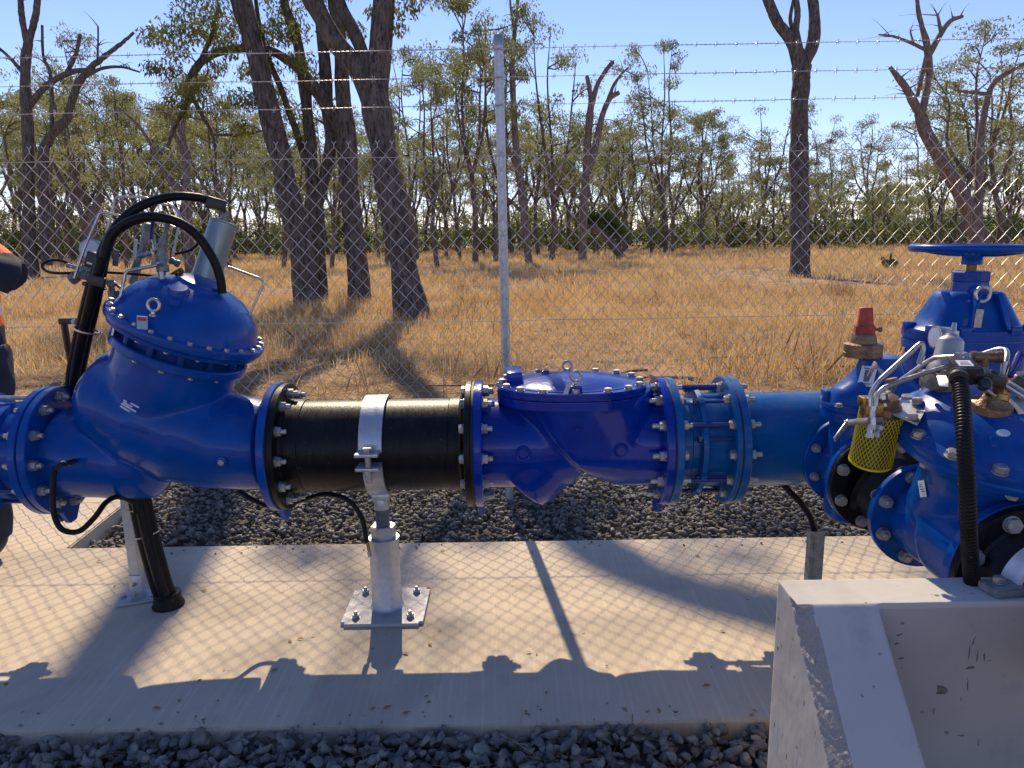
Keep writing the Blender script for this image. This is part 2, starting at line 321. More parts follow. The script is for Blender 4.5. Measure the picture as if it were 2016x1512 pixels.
# ------------------------------------------------------------------ ground, slab, gravel
GZ = -.10
def sheet(name, x0, x1, y0, y1, z, m, nx=1, ny=1, amp=0, **kw):
    xs = np.linspace(x0, x1, nx+1); ys = np.linspace(y0, y1, ny+1); V = []
    for y in ys:
        for x in xs: V.append((x, y, z+(amp*noise.noise(Vector((x*.6, y*.6, 0))) if amp else 0)))
    Fc = [(j*(nx+1)+i, j*(nx+1)+i+1, (j+1)*(nx+1)+i+1, (j+1)*(nx+1)+i) for j in range(ny) for i in range(nx)]
    return arrays(name, V, Fc, m, smooth=True, **kw)
sheet('ground', -600, 600, -40, 900, GZ-.035, soil, kind='structure')
EDGE_X = -2.17
bm = bmesh.new()
def slab_poly(): return [(-7, 2.0), (3.6, 2.0), (3.6, 3.375), (EDGE_X, 3.375), (EDGE_X-.06, 4.35), (-7, 4.35)]
b2 = bmesh.new(); prism(b2, slab_poly(), T((0, 0, -.125)), .125, .006); add(bm, b2)
part('slab', bm, conc, kind='structure', angle=30)
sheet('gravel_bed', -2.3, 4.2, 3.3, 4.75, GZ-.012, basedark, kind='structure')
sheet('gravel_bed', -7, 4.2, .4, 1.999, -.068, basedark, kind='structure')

def ico_variants(n, sub, seed):
    out = []; rg = random.Random(seed)
    for i in range(n):
        b = bmesh.new(); bmesh.ops.create_icosphere(b, subdivisions=sub, radius=1)
        off = Vector((rg.uniform(0, 50), rg.uniform(0, 50), 0)); pl = [Vector((rg.gauss(0, 1), rg.gauss(0, 1), rg.gauss(0, 1))).normalized() for _ in range(12)]
        for v in b.verts:
            c = v.co.copy()
            for p in pl:                                   # broken flat faces
                d = c.dot(p); 
                if d > .52: c -= p*(d-.52)
            c *= 1+.3*noise.noise(c*1.1+off); v.co = c
        b.verts.ensure_lookup_table(); out.append((np.array([v.co[:] for v in b.verts]), np.array([[v.index for v in f.verts] for f in b.faces]))); b.free()
    return out
def gravel(name, region, n, s0, s1, sub, seed, label, z=GZ, amp=.03, ok=None):
    rg = np.random.default_rng(seed); var = ico_variants(14, sub, seed); Vs, Fs, base = [], [], 0
    x0, x1, y0, y1 = region
    X = rg.uniform(x0, x1, n); Y = rg.uniform(y0, y1, n); s = rg.uniform(s0, s1, n)*rg.choice([.75, 1, 1, 1.25], n)
    for i in range(n):
        if ok and not ok(X[i], Y[i]): continue
        v, f = var[rg.integers(len(var))]; q = rg.normal(size=4); q /= np.linalg.norm(q); a, b, c, d = q
        R = np.array([[1-2*(c*c+d*d), 2*(b*c-a*d), 2*(b*d+a*c)], [2*(b*c+a*d), 1-2*(b*b+d*d), 2*(c*d-a*b)], [2*(b*d-a*c), 2*(c*d+a*b), 1-2*(b*b+c*c)]])
        sc = np.array([1.25, .85, .65])*s[i]
        w_ = (v*sc) @ R.T; w_[:, 2] *= .85
        w_ += (X[i], Y[i], z+rg.uniform(-.004, amp)+s[i]*.2); Vs.append(w_); Fs.append(f+base); base += len(v)
    o = arrays(name, np.vstack(Vs), np.vstack(Fs), basalt, kind='stuff'); tag(o, label, 'gravel'); return o
gravel('gravel', (-2.3, 3.2, 3.37, 4.72), 11000, .0145, .026, 1, 3, 'loose dark crushed gravel strip between the slab and the fence', amp=.04,
       ok=lambda x, y: x > EDGE_X+.01+(-.06*(y-3.375) if y > 3.375 else 0) and y < 4.62+.12*noise.noise(Vector((x*2.3, y*3, 0))))
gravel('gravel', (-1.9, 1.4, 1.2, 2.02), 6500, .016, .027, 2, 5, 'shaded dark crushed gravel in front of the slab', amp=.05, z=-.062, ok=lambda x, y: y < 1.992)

gravel('gravel', (-1.6, .5, 1.985, 2.10), 26, .004, .010, 1, 7, 'few stray gravel chips on the front edge of the slab', z=.002, amp=.001)
gravel('gravel', (-2.0, 1.9, 3.27, 3.38), 40, .004, .011, 1, 8, 'few stray gravel chips on the back edge of the slab', z=.002, amp=.001)
# grass --------------------------------------------------------------
def blades(name, n, y0, y1, h0, h1, wd, seed, m, label, cat='grass', lie=False, tuft=7, tr=.16, mask=None, spread=.74, wmin=3.2, z=GZ-.03):
    rg = np.random.default_rng(seed); nt_ = n//tuft
    yy = y0+(y1-y0)*rg.random(nt_)**(.8); xx = (rg.random(nt_)*2-1)*(spread*yy+wmin)
    if mask is not None:
        k = np.array([mask(a, b, c) for a, b, c in zip(xx, yy, rg.random(nt_))]); xx, yy = xx[k], yy[k]
    hh = np.array([.72+.75*noise.noise(Vector((a*.35, b*.35, 3))) for a, b in zip(xx, yy)])
    x = np.repeat(xx, tuft)+rg.normal(0, tr, len(xx)*tuft); y = np.repeat(yy, tuft)+rg.normal(0, tr, len(xx)*tuft)
    h = (h0+(h1-h0)*rg.random(len(x)))*np.clip(np.repeat(hh, tuft), .35, 1.5); a = rg.uniform(0, 2*pi, len(x)); lean = np.abs(rg.normal(0, .38, len(x)))
    if lie: lean = rg.uniform(1.25, 1.55, len(x))
    la = rg.uniform(0, 2*pi, len(x)); wv = np.stack([np.cos(a), np.sin(a), 0*a], 1)*(wd*rg.uniform(.6, 1.4, len(x)))[:, None]
    base = np.stack([x, y, np.full(len(x), z)+(rg.uniform(.03, .06, len(x)) if lie else 0)], 1)
    d = np.stack([np.cos(la)*np.sin(lean), np.sin(la)*np.sin(lean), np.cos(lean)], 1)
    mid = base+d*(h*.55)[:, None]; tip = mid+np.stack([d[:, 0]*1.3, d[:, 1]*1.3, d[:, 2]*.85], 1)*(h*.5)[:, None]
    V = np.stack([base-wv*.5, base+wv*.5, mid+wv*.4, tip, mid-wv*.4], 1).reshape(-1, 3)
    i = np.arange(len(x))*5; Fc = np.stack([i, i+1, i+2, i+3, i+4], 1)
    o = arrays(name, V, Fc, m, kind='stuff'); tag(o, label, cat); return o
def m_near(x, y, r):
    v = noise.noise(Vector((x*.5, y*.7, 1)))
    return (y > 9.3+v*1.5) or (v > .12 and y > 7.6) or r < .05
blades('dry_grass', 105000, 6.8, 21, .14, .40, .008, 11, straw, 'standing dry golden grass in the near paddock', mask=m_near)
blades('dry_grass', 75000, 19, 45, .2, .45, .02, 12, straw, 'golden grass in the middle of the paddock', tr=.25, mask=lambda x, y, r: noise.noise(Vector((x*.16, y*.2, 5))) > -.22)
blades('dry_grass', 60000, 43, 105, .25, .5, .055, 13, straw, 'far golden grass below the line of trees', tr=.5, tuft=5)
blades('straw_litter', 150000, 4.55, 11.5, .04, .17, .0075, 14, straw2, 'flattened straw and litter behind the fence', lie=True, tr=.12, mask=lambda x, y, r: noise.noise(Vector((x*.8, y*1.3, 7))) > -.16 or r < .22)
blades('straw_litter', 240, 1.25, 2.0, .05, .16, .0022, 15, straw2, 'thin straws scattered over the front gravel', lie=True, tuft=2, tr=.05, wmin=0, z=-.052)

browngrass = mat('brown_grass', (.44, .27, .12), .8, 0, (.30, .17, .08), .9, trans=.25, contrast=(.35, .65), spec=.15)
palegrass = mat('pale_grass', (.86, .70, .42), .75, 0, (.7, .52, .26), .9, trans=.35, contrast=(.35, .65), spec=.15)
blades('tall_grass', 26000, 7.4, 34, .25, .62, .009, 21, browngrass, 'taller brown seeded tufts scattered in the paddock', mask=lambda x, y, r: noise.noise(Vector((x*.45, y*.3, 11))) > .12, tr=.12)
blades('tall_grass', 30000, 8.4, 40, .2, .5, .009, 22, palegrass, 'pale bleached tufts scattered in the paddock', mask=lambda x, y, r: noise.noise(Vector((x*.4, y*.25, 17))) > .1, tr=.14)
blades('straw_litter', 45000, 4.6, 10.5, .05, .16, .007, 23, browngrass, 'dark rotted straw in patches behind the fence', lie=True, tr=.1, mask=lambda x, y, r: noise.noise(Vector((x*.55, y*1.1, 27))) > .02)
# eucalypt leaves blown onto the slab
rgl = random.Random(9); V_, F_ = [], []
for i in range(70):
    x, y = rgl.uniform(-2.6, 1.2), 2.02+1.3*rgl.random()**1.6; a = rgl.uniform(0, 6.28); L_ = rgl.uniform(.012, .034); w_ = L_*.2; d = (cos(a), sin(a)); z = .003; k = len(V_)
    V_ += [(x, y, z), (x+d[0]*L_*.5-d[1]*w_, y+d[1]*L_*.5+d[0]*w_, z+.004), (x+d[0]*L_, y+d[1]*L_, z+.001), (x+d[0]*L_*.5+d[1]*w_, y+d[1]*L_*.5-d[0]*w_, z+.002)]; F_.append((k, k+1, k+2, k+3))
tag(arrays('leaf_litter', V_, F_, browngrass, kind='stuff'), 'small dry leaves and twigs blown onto the slab', 'leaves')

# fallen sticks behind the fence
rg = random.Random(8)
for i in range(26):
    x, y = rg.uniform(-6, 7), rg.uniform(5.2, 9.5); a = rg.uniform(-.6, .6)+(pi if rg.random() < .5 else 0); L = rg.uniform(.3, 1.2)
    bm = bmesh.new(); pts = [Vector((x+cos(a)*L*k/4+rg.uniform(-.03, .03), y+sin(a)*L*k/4+rg.uniform(-.04, .04), GZ+.01+rg.uniform(0, .03))) for k in range(5)]
    tube(bm, pts, [.016, .012, .006], 6); tag(part('stick', bm, barkfar), 'dead stick lying in the flattened straw behind the fence', 'stick', 'sticks lying behind the fence')

# ------------------------------------------------------------------ trees
def leaves(pts, size, rg, droop=.5, asp=.32):
    n = len(pts); d = rg.normal(size=(n, 3)); d[:, 2] -= droop*2; d /= np.linalg.norm(d, axis=1)[:, None]
    s = rg.normal(size=(n, 3)); s -= d*(s*d).sum(1)[:, None]; s /= np.linalg.norm(s, axis=1)[:, None]
    L = (size*rg.uniform(.6, 1.35, n))[:, None]
    V = np.stack([pts, pts+d*L*.45+s*L*asp*.5, pts+d*L, pts+d*L*.45-s*L*asp*.5], 1).reshape(-1, 3)
    i = np.arange(n)*4; return V, np.stack([i, i+1, i+2, i+3], 1)
def puff(c, r, n, rg, flat=.65):
    p = rg.normal(size=(n, 3)); p /= np.linalg.norm(p, axis=1)[:, None]; p *= (rg.random(n)**.45)[:, None]*r; p[:, 2] *= flat
    return p+np.array(c)
def wob(bm, path, r, seg=10, amp=.0, n=7, seed=0):
    pts = spline(path, n); rr = [np.interp(i/(len(pts)-1)*(len(r)-1), range(len(r)), r) for i in range(len(pts))]
    b2 = bmesh.new(); tube(b2, pts, rr, seg)
    for v in b2.verts:
        d = noise.noise(Vector((v.co.x*3+seed, v.co.y*3, v.co.z*.9))); e = noise.noise(v.co*9); v.co += Vector((d, e, 0))*amp
    add(bm, b2)
def pxtree(name, label, t, limbs, m, leafpuffs=(), lsize=.11, lm=None, base=None, group=None, nper=130, seed=0, twigs=0, flat=.65, rs=1):
    """limbs: lists of (px, py, radius px) at depth t (or with their own depth offset), puffs likewise"""
    rg = np.random.default_rng(seed+100)
    def W(q):
        p = P(q[0], q[1], t+(q[3] if len(q) > 3 else 0)); return p
    b0 = W(limbs[0][0]); root = thing(name, label, 'tree', (b0.x, b0.y, GZ-.03), group)
    bm = bmesh.new()
    for li, lb in enumerate(limbs):
        path = [W(q) for q in lb]; r = [q[2]*rs*t/F_PX for q in lb]
        if li == 0: path[0].z = GZ-.1
        wob(bm, path, r, 14 if r[0] > .12 else 8, amp=.22*max(r) if max(r) > .1 else .01, seed=li)
        if twigs and li:
            for k in range(twigs):
                q = spline(path, 4); j = int(len(q)*rg.uniform(.3, .95)); s = q[min(j, len(q)-1)]; d = Vector(rg.normal(size=3)); d.z = abs(d.z)*.6
                L = rg.uniform(.4, 1.3)*t/30; wob(bm, [s, s+d*L*.3+Vector((0, 0, .1)), s+d*L*.55+Vector((0, 0, .05))], [r[-1]*.5+.01, .012, .006], 5)
    part('trunk', bm, m, root, 60)
    if leafpuffs:
        pts = []
        for q in leafpuffs:
            c = W(q[:2]+(0,)+tuple(q[3:4])); r = q[2]*t/F_PX; pts.append(puff(c, r, int(nper*4.2*(r/.6)**2)+60, rg, flat))
        V, Fc = leaves(np.vstack(pts), lsize, rg, .9, .34); arrays('crown', V, Fc, lm or leafm, root)
    return root
# --- near group of ironbarks
TN = 15.5
T1 = pxtree('gum_tree', 'leaning ironbark tree, leftmost trunk of the near cluster', 17.4,
  [[(612, 625, 31), (605, 580, 26), (590, 480, 24), (563, 360, 21), (535, 240, 20), (505, 110, 20), (475, 0, 20), (455, -120, 20), (440, -260, 15)],
   [(440, -220, 10), (300, -300, 7), (240, -330, 4)]], bark,
  [(410, 30, 75, 0), (340, 60, 50, 0), (300, 70, 36, 1), (335, 135, 34), (380, 175, 38), (425, 215, 30), (330, 215, 26), (300, 130, 24), (470, 190, 34), (500, 200, 30), (440, 90, 40), (395, -40, 70),
   (345, 195, 25), (480, 250, 26), (555, 60, 44), (590, 120, 36)], .12, seed=1, nper=95)
T1b = pxtree('gum_tree', 'dark upright ironbark tree close behind the leftmost leaning trunk', 18.4,
  [[(628, 605, 18), (625, 520, 17), (622, 420, 15), (612, 320, 13), (604, 200, 11), (585, 80, 10), (560, 0, 9), (540, -110, 6)],
   [(620, 420, 12), (650, 300, 12), (645, 230, 11), (640, 130, 12), (630, 20, 10), (625, -110, 7)],
   [(622, 380, 8), (590, 280, 7), (555, 180, 6), (520, 90, 5), (500, -20, 4)]], bark,
  [(560, 10, 50), (520, 60, 45), (580, 60, 40), (610, 150, 32), (575, 220, 40), (555, 300, 34), (600, 270, 30), (490, 140, 34), (640, 200, 26), (520, 130, 40)], .12, seed=2, nper=80, twigs=4)
T2 = pxtree('gum_tree', 'middle ironbark trunk of the near cluster with an arching branch', 18.2,
  [[(710, 610, 24), (706, 560, 21), (696, 450, 19), (686, 340, 18), (680, 250, 18), (676, 190, 16), (670, 80, 13), (655, -20, 12), (650, -180, 8)],
   [(684, 280, 15), (655, 225, 14), (622, 175, 13), (575, 125, 9), (520, 97, 8), (450, 98, 8), (400, 118, 8), (372, 160, 7), (368, 200, 5), (345, 250, 4), (330, 290, 3)],
   [(378, 190, 5), (400, 230, 4), (418, 265, 3), (425, 310, 2)], [(415, 265, 3), (470, 265, 3), (515, 258, 2)],
   [(395, 120, 5), (420, 60, 4), (430, 10, 3)]], bark,
  [(395, 150, 28), (365, 215, 22), (400, 60, 46), (425, 130, 26), (350, 100, 30), (460, 60, 40), (655, -30, 60), (700, 60, 24)], .12, seed=3, nper=90, twigs=3)
# the big forked tree; its limbs run on above the frame and throw the soft shade on the slab
T3 = pxtree('gum_tree', 'largest ironbark of the near cluster, forking into three limbs', 15.0,
  [[(815, 648, 38), (806, 600, 33), (795, 540, 30), (778, 430, 28), (757, 310, 26), (742, 220, 27), (733, 165, 26)],
   [(740, 215, 24), (742, 150, 23), (750, 80, 21), (758, 0, 20), (768, -120, 18), (795, -260, 16, -.5), (825, -430, 15, -1.1), (844, -591, 14, -1.7), (908, -664, 13, -1.8), (1010, -720, 10, -1.9), (1120, -760, 6, -1.9)],
   [(736, 215, 20), (705, 140, 18), (660, 80, 19), (625, 20, 19), (600, -40, 18), (592, -160, 16), (610, -330, 15, -.6), (625, -500, 16, -1.4), (624, -600, 17, -1.7), (618, -720, 14, -2), (600, -840, 8, -2.2)],
   [(735, 170, 14), (715, 110, 13), (695, 60, 13), (668, 0, 12), (650, -80, 11), (640, -160, 8)],
   [(610, -330, 9, -.6), (540, -430, 8, -1), (450, -520, 6, -1.5), (380, -590, 5, -1.8)], [(825, -430, 8, -1.1), (760, -540, 7, -1.6), (730, -640, 5, -1.9)]], bark,
  [(800, 15, 36), (785, 55, 24), (820, -10, 40), (735, 20, 20), (690, 45, 18), (850, -60, 60), (745, -60, 55), (620, -70, 60),
   (900, -600, 34, -1.7), (960, -540, 30, -1.6), (1010, -640, 34, -1.8), (1090, -700, 38, -1.9), (860, -500, 26, -1.5), (460, -540, 40, -1.5), (390, -600, 42, -1.8), (730, -650, 40, -1.9), (690, -590, 26, -1.7),
   (780, -560, 26, -1.6), (330, -560, 40, -1.7), (1180, -640, 44, -1.9), (620, -860, 60, -2.2), (1250, -560, 40, -1.7)], .125, seed=4, nper=45, twigs=2)
# --- far single trees
pxtree('gum_tree', 'tall bare ironbark standing alone in the grass, forked at the top', 27,
  [[(1573, 545, 24), (1573, 520, 19), (1574, 430, 18), (1573, 330, 18), (1574, 240, 17), (1577, 170, 16), (1580, 130, 18)],
   [(1578, 140, 14), (1562, 85, 13), (1535, 50, 11), (1515, 10, 9), (1500, -40, 8), (1480, -140, 6)],
   [(1580, 130, 13), (1600, 85, 12), (1603, 30, 10), (1598, -30, 9), (1600, -140, 7)],
   [(1578, 115, 8), (1568, 60, 6), (1570, 20, 6), (1562, -40, 5)], [(1566, 70, 5), (1556, 40, 4), (1562, 0, 3)]], bark, seed=5)
pxtree('dead_tree', 'reddish dead tree with twin broken forks behind the post', 44,
  [[(1147, 522, 11), (1148, 480, 9), (1150, 400, 9), (1155, 320, 9), (1160, 240, 8), (1163, 190, 6), (1156, 150, 4)],
   [(1162, 220, 7), (1175, 170, 5), (1192, 140, 5), (1207, 122, 5)], [(1157, 340, 8), (1172, 290, 8), (1185, 230, 7), (1200, 195, 6), (1219, 182, 5)],
   [(1188, 225, 5), (1205, 175, 4), (1220, 150, 3), (1237, 133, 2)], [(1152, 400, 4), (1135, 385, 3), (1125, 368, 3)]], barkred, seed=6, twigs=5, rs=.85)
pxtree('dead_tree', 'thin tall dead tree rising straight behind the steel post', 43,
  [[(1042, 524, 10), (1035, 460, 9), (1027, 380, 9), (1018, 310, 8), (1012, 220, 7), (1008, 120, 6), (1014, 60, 5), (1020, 10, 4), (1018, -60, 3)],
   [(1012, 55, 4), (1006, 20, 3), (1004, -20, 2)], [(1022, 340, 6), (1000, 290, 4), (985, 230, 4), (972, 118, 3)], [(1030, 420, 4), (1010, 400, 4), (1002, 392, 3)]], barkred, seed=7, twigs=5, rs=.85)
pxtree('dead_tree', 'big leaning reddish dead tree with clawed limbs behind the handwheel', 48,
  [[(1935, 496, 24), (1915, 430, 20), (1885, 370, 19), (1850, 310, 17), (1822, 260, 16), (1812, 222, 14)],
   [(1812, 225, 12), (1790, 185, 10), (1770, 155, 8), (1752, 132, 5)], [(1815, 225, 10), (1828, 150, 8), (1826, 95, 9), (1812, 40, 6), (1805, 0, 5), (1800, -60, 4)],
   [(1828, 110, 8), (1850, 70, 7), (1870, 42, 6), (1896, 32, 4)], [(1852, 62, 5), (1846, 30, 3)], [(1826, 100, 5), (1795, 85, 4), (1760, 72, 3), (1730, 68, 2)],
   [(1800, 90, 3), (1792, 62, 2)], [(1806, 190, 5), (1815, 150, 6), (1825, 110, 6)],
   [(1925, 440, 12), (1928, 340, 10), (1932, 260, 9), (1945, 190, 8), (1960, 160, 7), (1990, 140, 6), (2030, 118, 4)], [(1945, 185, 5), (1915, 182, 4), (1880, 178, 2)]], barkred, seed=8, twigs=5, rs=.76)
pxtree('dead_tree', 'grey dead tree with long bare limbs at the left edge', 36,
  [[(62, 530, 15), (58, 440, 13), (56, 330, 13), (54, 240, 12), (50, 150, 12), (55, 85, 10), (66, 50, 8), (75, 0, 7), (80, -60, 6)],
   [(52, 80, 8), (44, 40, 7), (40, 0, 6), (36, -60, 5)], [(52, 215, 8), (90, 170, 7), (140, 142, 6), (185, 138, 5), (180, 139, 3)],
   [(130, 147, 6), (148, 110, 4), (158, 68, 4)], [(48, 145, 6), (25, 120, 4), (0, 96, 3), (-30, 70, 3)],
   [(92, 520, 14), (88, 400, 12), (85, 320, 11), (95, 275, 10), (130, 235, 9), (148, 180, 8), (172, 140, 7), (205, 112, 6), (240, 85, 4), (264, 64, 3)],
   [(160, 155, 5), (200, 135, 4), (240, 132, 3), (275, 142, 2)], [(192, 115, 3), (193, 90, 2), (193, 52, 2)], [(103, 262, 5), (100, 150, 4), (85, 110, 3), (83, 50, 3)]], bark, seed=9, twigs=5, rs=.85)
pxtree('dead_tree', 'dark snag with a hooked bare limb left of the control valve', 42,
  [[(182, 520, 12), (178, 470, 11), (188, 410, 9), (205, 380, 4)], [(176, 450, 7), (150, 400, 5), (120, 350, 4), (105, 320, 3)]], barkfar, seed=10)
pxtree('dead_tree', 'reddish dead tree with curling limbs behind the black hoses', 34,
  [[(372, 520, 12), (368, 430, 11), (366, 330, 9), (360, 270, 8), (345, 230, 4)], [(362, 380, 8), (335, 355, 7), (318, 330, 5), (300, 290, 4), (275, 250, 4), (232, 210, 2)],
   [(362, 300, 6), (345, 265, 5), (330, 225, 3), (285, 212, 2)], [(366, 330, 5), (360, 250, 5), (375, 190, 5), (380, 130, 4)]], barkred, seed=21, twigs=5, rs=.85)
pxtree('leaning_tree', 'dark fallen trunk leaning over shrubs right of the dead tree', 52,
  [[(1225, 505, 9), (1205, 480, 8), (1180, 455, 6), (1150, 440, 5), (1120, 425, 3)]], barkfar, [(1190, 430, 30), (1215, 450, 24), (1160, 425, 22)], .2, leafs, seed=22)
# --- leafy gums: a few prototypes, then copies
def proto(seed, Ht=10., sparse=1.):
    rg = np.random.default_rng(seed); rr = random.Random(seed); bm = bmesh.new(); tips = []
    h1 = Ht*rr.uniform(.26, .42); lean = Vector((rr.uniform(-.5, .5), rr.uniform(-.5, .5), h1))
    p0 = Vector((0, 0, -.1)); mid = lean*.5+Vector((rr.uniform(-.2, .2), rr.uniform(-.2, .2), 0)); tube(bm, spline([p0, mid, lean], 4), [.17, .13, .12], 7)
    nl = rr.choice([3, 3, 4])
    for k in range(nl):
        a = 2*pi*k/nl+rr.uniform(-.5, .5); top = Ht*rr.uniform(.72, 1.) if k else Ht; sp = rr.uniform(.5, 1.9)*(1.1 if k else .4)
        e = lean+Vector((cos(a)*sp, sin(a)*sp, top-h1)); q1 = lean.lerp(e, .35)+Vector((cos(a)*.35, sin(a)*.35, -.1)); q2 = lean.lerp(e, .7)+Vector((rr.uniform(-.3, .3), rr.uniform(-.3, .3), 0))
        path = spline([lean, q1, q2, e], 4); tube(bm, path, [.10, .07, .045, .015], 6); tips.append(e)
        for j in range(rr.choice([5, 6, 7])):
            s = path[int(len(path)*rr.uniform(.28, .95))]; b_ = a+rr.uniform(-1.6, 1.6); L = rr.uniform(.6, 1.7)
            e2 = s+Vector((cos(b_)*L, sin(b_)*L, rr.uniform(.1, 1.1))); m_ = s.lerp(e2, .5)+Vector((0, 0, rr.uniform(-.15, .2))); tube(bm, spline([s, m_, e2], 3), [.04, .028, .008], 5, cap=False)
            tips.append(e2)
            if rr.random() < .5: e3 = m_+Vector((rr.uniform(-.7, .7), rr.uniform(-.7, .7), rr.uniform(.1, .6))); tube(bm, [m_, e3], [.02, .006], 4, cap=False); tips.append(e3)
    tm = mesh('trunk', bm, barkfar, 60)
    pts = np.vstack([puff(t_, rr.uniform(.4, .95), int(rr.uniform(105, 200)*sparse), rg, .6) for t_ in tips])
    V, Fc = leaves(pts, .15, rg, .7, .42); lo = arrays(None, V, Fc, leaff)
    return tm, lo
PR = [proto(s, 10, sp) for s, sp in ((31, 1), (32, .8), (33, 1.1), (34, .7), (35, 1), (36, .9), (37, .6))]
def leafy(px, t, toppx, k, label, group=None, rot=0, wide=1.):
    b = PZ(px, 600, GZ) if False else None
    base = P(px, 486, t); base.z = GZ-.03; tp = P(px, toppx, t); h = tp.z-GZ
    r = thing('gum_tree', label, 'tree', base, group); s = h/10
    Mx = T(base) @ Matrix.Rotation(rot, 4, 'Z') @ Matrix.Diagonal((s*wide, s*wide, s, 1))
    link('trunk', PR[k][0], None, r, Mx); link('crown', PR[k][1], None, r, Mx); return r
spec = [(1310, 62, 108, 1, 'slim leafy gum with a round crown standing clear against the sky', .75), (1085, 48, 78, 0, 'tall leafy gum directly right of the thin dead tree', .8),
        (935, 44, 42, 2, 'tall leafy gum whose crown tops out just left of the steel post', .85), (975, 46, 90, 4, 'leafy gum crowding the steel post from behind', .8),
        (1228, 66, 215, 5, 'dense dark gum right of the dead twin forks', 1.1), (1175, 60, 235, 3, 'leafy gum growing behind the dead twin forks', 1.0),
        (1880, 60, 95, 3, 'big airy gum behind the clawed dead tree', 1.1), (1965, 64, 110, 1, 'airy gum at the far right behind the handwheel', 1.2),
        (1385, 66, 235, 2, 'rounded gum right of the slim clear one', 1.0), (1490, 78, 222, 6, 'pale thin gum left of the lone ironbark', 1.0),
        (1700, 92, 236, 6, 'faint wispy gum between the lone ironbark and the clawed tree', .9), (1625, 70, 240, 0, 'leafy gum just right of the lone ironbark', .8),
        (245, 46, 170, 1, 'wispy leafy gum between the bare limbs and the near cluster', .9), (20, 50, 160, 5, 'leafy gum at the left edge of the picture', 1.0),
        (120, 54, 225, 0, 'leafy gum behind the grey dead limbs', 1.0), (160, 50, 95, 3, 'thin gum with small high tufts left of the valve', .8),
        (450, 40, 170, 2, 'olive leafy gum just left of the leaning ironbark', .9), (860, 42, 160, 4, 'leafy gum between the largest ironbark and the post', .9),
        (820, 52, 120, 1, 'slender gum right of the largest ironbark', .8), (905, 56, 150, 6, 'thin pale gum left of the steel post', .7), (555, 44, 210, 0, 'leafy gum seen between the leaning and middle trunks', 1.),
        (760, 46, 240, 5, 'leafy gum behind the largest ironbark', 1.), (650, 42, 230, 4, 'leafy gum behind the middle ironbark', 1.)]
for i, (px, t, tp, k, lab, wd) in enumerate(spec): leafy(px, t, tp, k, lab, rot=i*1.7, wide=wd)
rr = random.Random(77); RW = ['front row', 'second row', 'third row', 'last row']; ZN = ['left of the ironbark cluster', 'just left of the post', 'right of the post', 'behind the handwheel side']
for row, (t0, t1, cnt, ty0, ty1) in enumerate(((60, 70, 32, 215, 350), (70, 84, 38, 215, 340), (86, 102, 34, 240, 350), (104, 128, 30, 270, 360))):
    for i in range(cnt):
        px = -90+2200*(i+rr.uniform(-.4, .4))/cnt; t = rr.uniform(t0, t1)
        ty = rr.uniform(ty0, ty1)-(60 if px < 480 else 0)+(45 if 1400 < px < 1830 else 0)
        leafy(px, t, ty, rr.randrange(7), 'slender leafy gum in the %s of the far wood, %s' % (RW[row], ZN[(px > 480)+(px > 960)+(px > 1540)]), 'gums in the %s of the far wood, %s' % (RW[row], ZN[(px > 480)+(px > 960)+(px > 1540)]), rr.uniform(0, 6), rr.uniform(.75, 1.25))
# thin trunks and wood far behind, one mass
bm = bmesh.new(); rgn = np.random.default_rng(5); pts = []
for i in range(330):
    t = rr.uniform(75, 170); px = rr.uniform(-150, 2170); b = P(px, 480, t); b.z = GZ; hh = rr.uniform(5, 10)
    tube(bm, [b, b+Vector((rr.uniform(-.6, .6), 0, hh*.5)), b+Vector((rr.uniform(-1.3, 1.3), 0, hh))], [rr.uniform(.09, .2), .09, .03], 5, cap=False)
    for k in range(8): pts.append(puff(b+Vector((rr.uniform(-2.4, 2.4), rr.uniform(-1, 1), hh*(.12+.8*rr.random()**1.5))), rr.uniform(.7, 1.5), 85, rgn))
o = part('distant_trunks', bm, barkfar, kind='stuff'); tag(o, 'mass of thin trunks deep in the wood', 'wood')
V, Fc = leaves(np.vstack(pts), .34, rgn, .4, .5); tag(arrays('distant_foliage', V, Fc, leaff, kind='stuff'), 'hazy foliage deep in the wood behind the gums', 'foliage')
pts = []
for i in range(900):
    t = rr.uniform(66, 110); px = rr.uniform(-100, 2120); b = P(px, 480, t); b.z = GZ
    pts.append(puff(b+Vector((0, 0, rr.uniform(.1, 2.6)**1.0)), rr.uniform(.5, 1.4), 80, rgn, .8))
V, Fc = leaves(np.vstack(pts), .26, rgn, .1, .6); tag(arrays('undergrowth', V, Fc, leafs, kind='stuff'), 'low green scrub under the far trees', 'shrubs')
# dark spiky plant in the paddock
c = PZ(1750, 532, GZ); root = thing('cactus_plant', 'small dark spiky plant alone in the golden grass near the handwheel', 'plant', c)
for i, (dx, h, w_) in enumerate(((-.3, .42, .10), (-.12, .30, .12), (.06, .55, .05), (.22, .32, .13), (.42, .26, .12), (.0, .2, .14))):
    bm = bmesh.new(); lathe(bm, [(-h*.1, w_*.3), (h*.35, w_*.7), (h*.7, w_), (h*.95, w_*.6), (h*1.05, .01)], T(c+Vector((dx*.6, i*.03, .12))) @ Matrix.Rotation(dx, 4, 'Y'), 10, 1, .35); part('pad', bm, leafs, root)

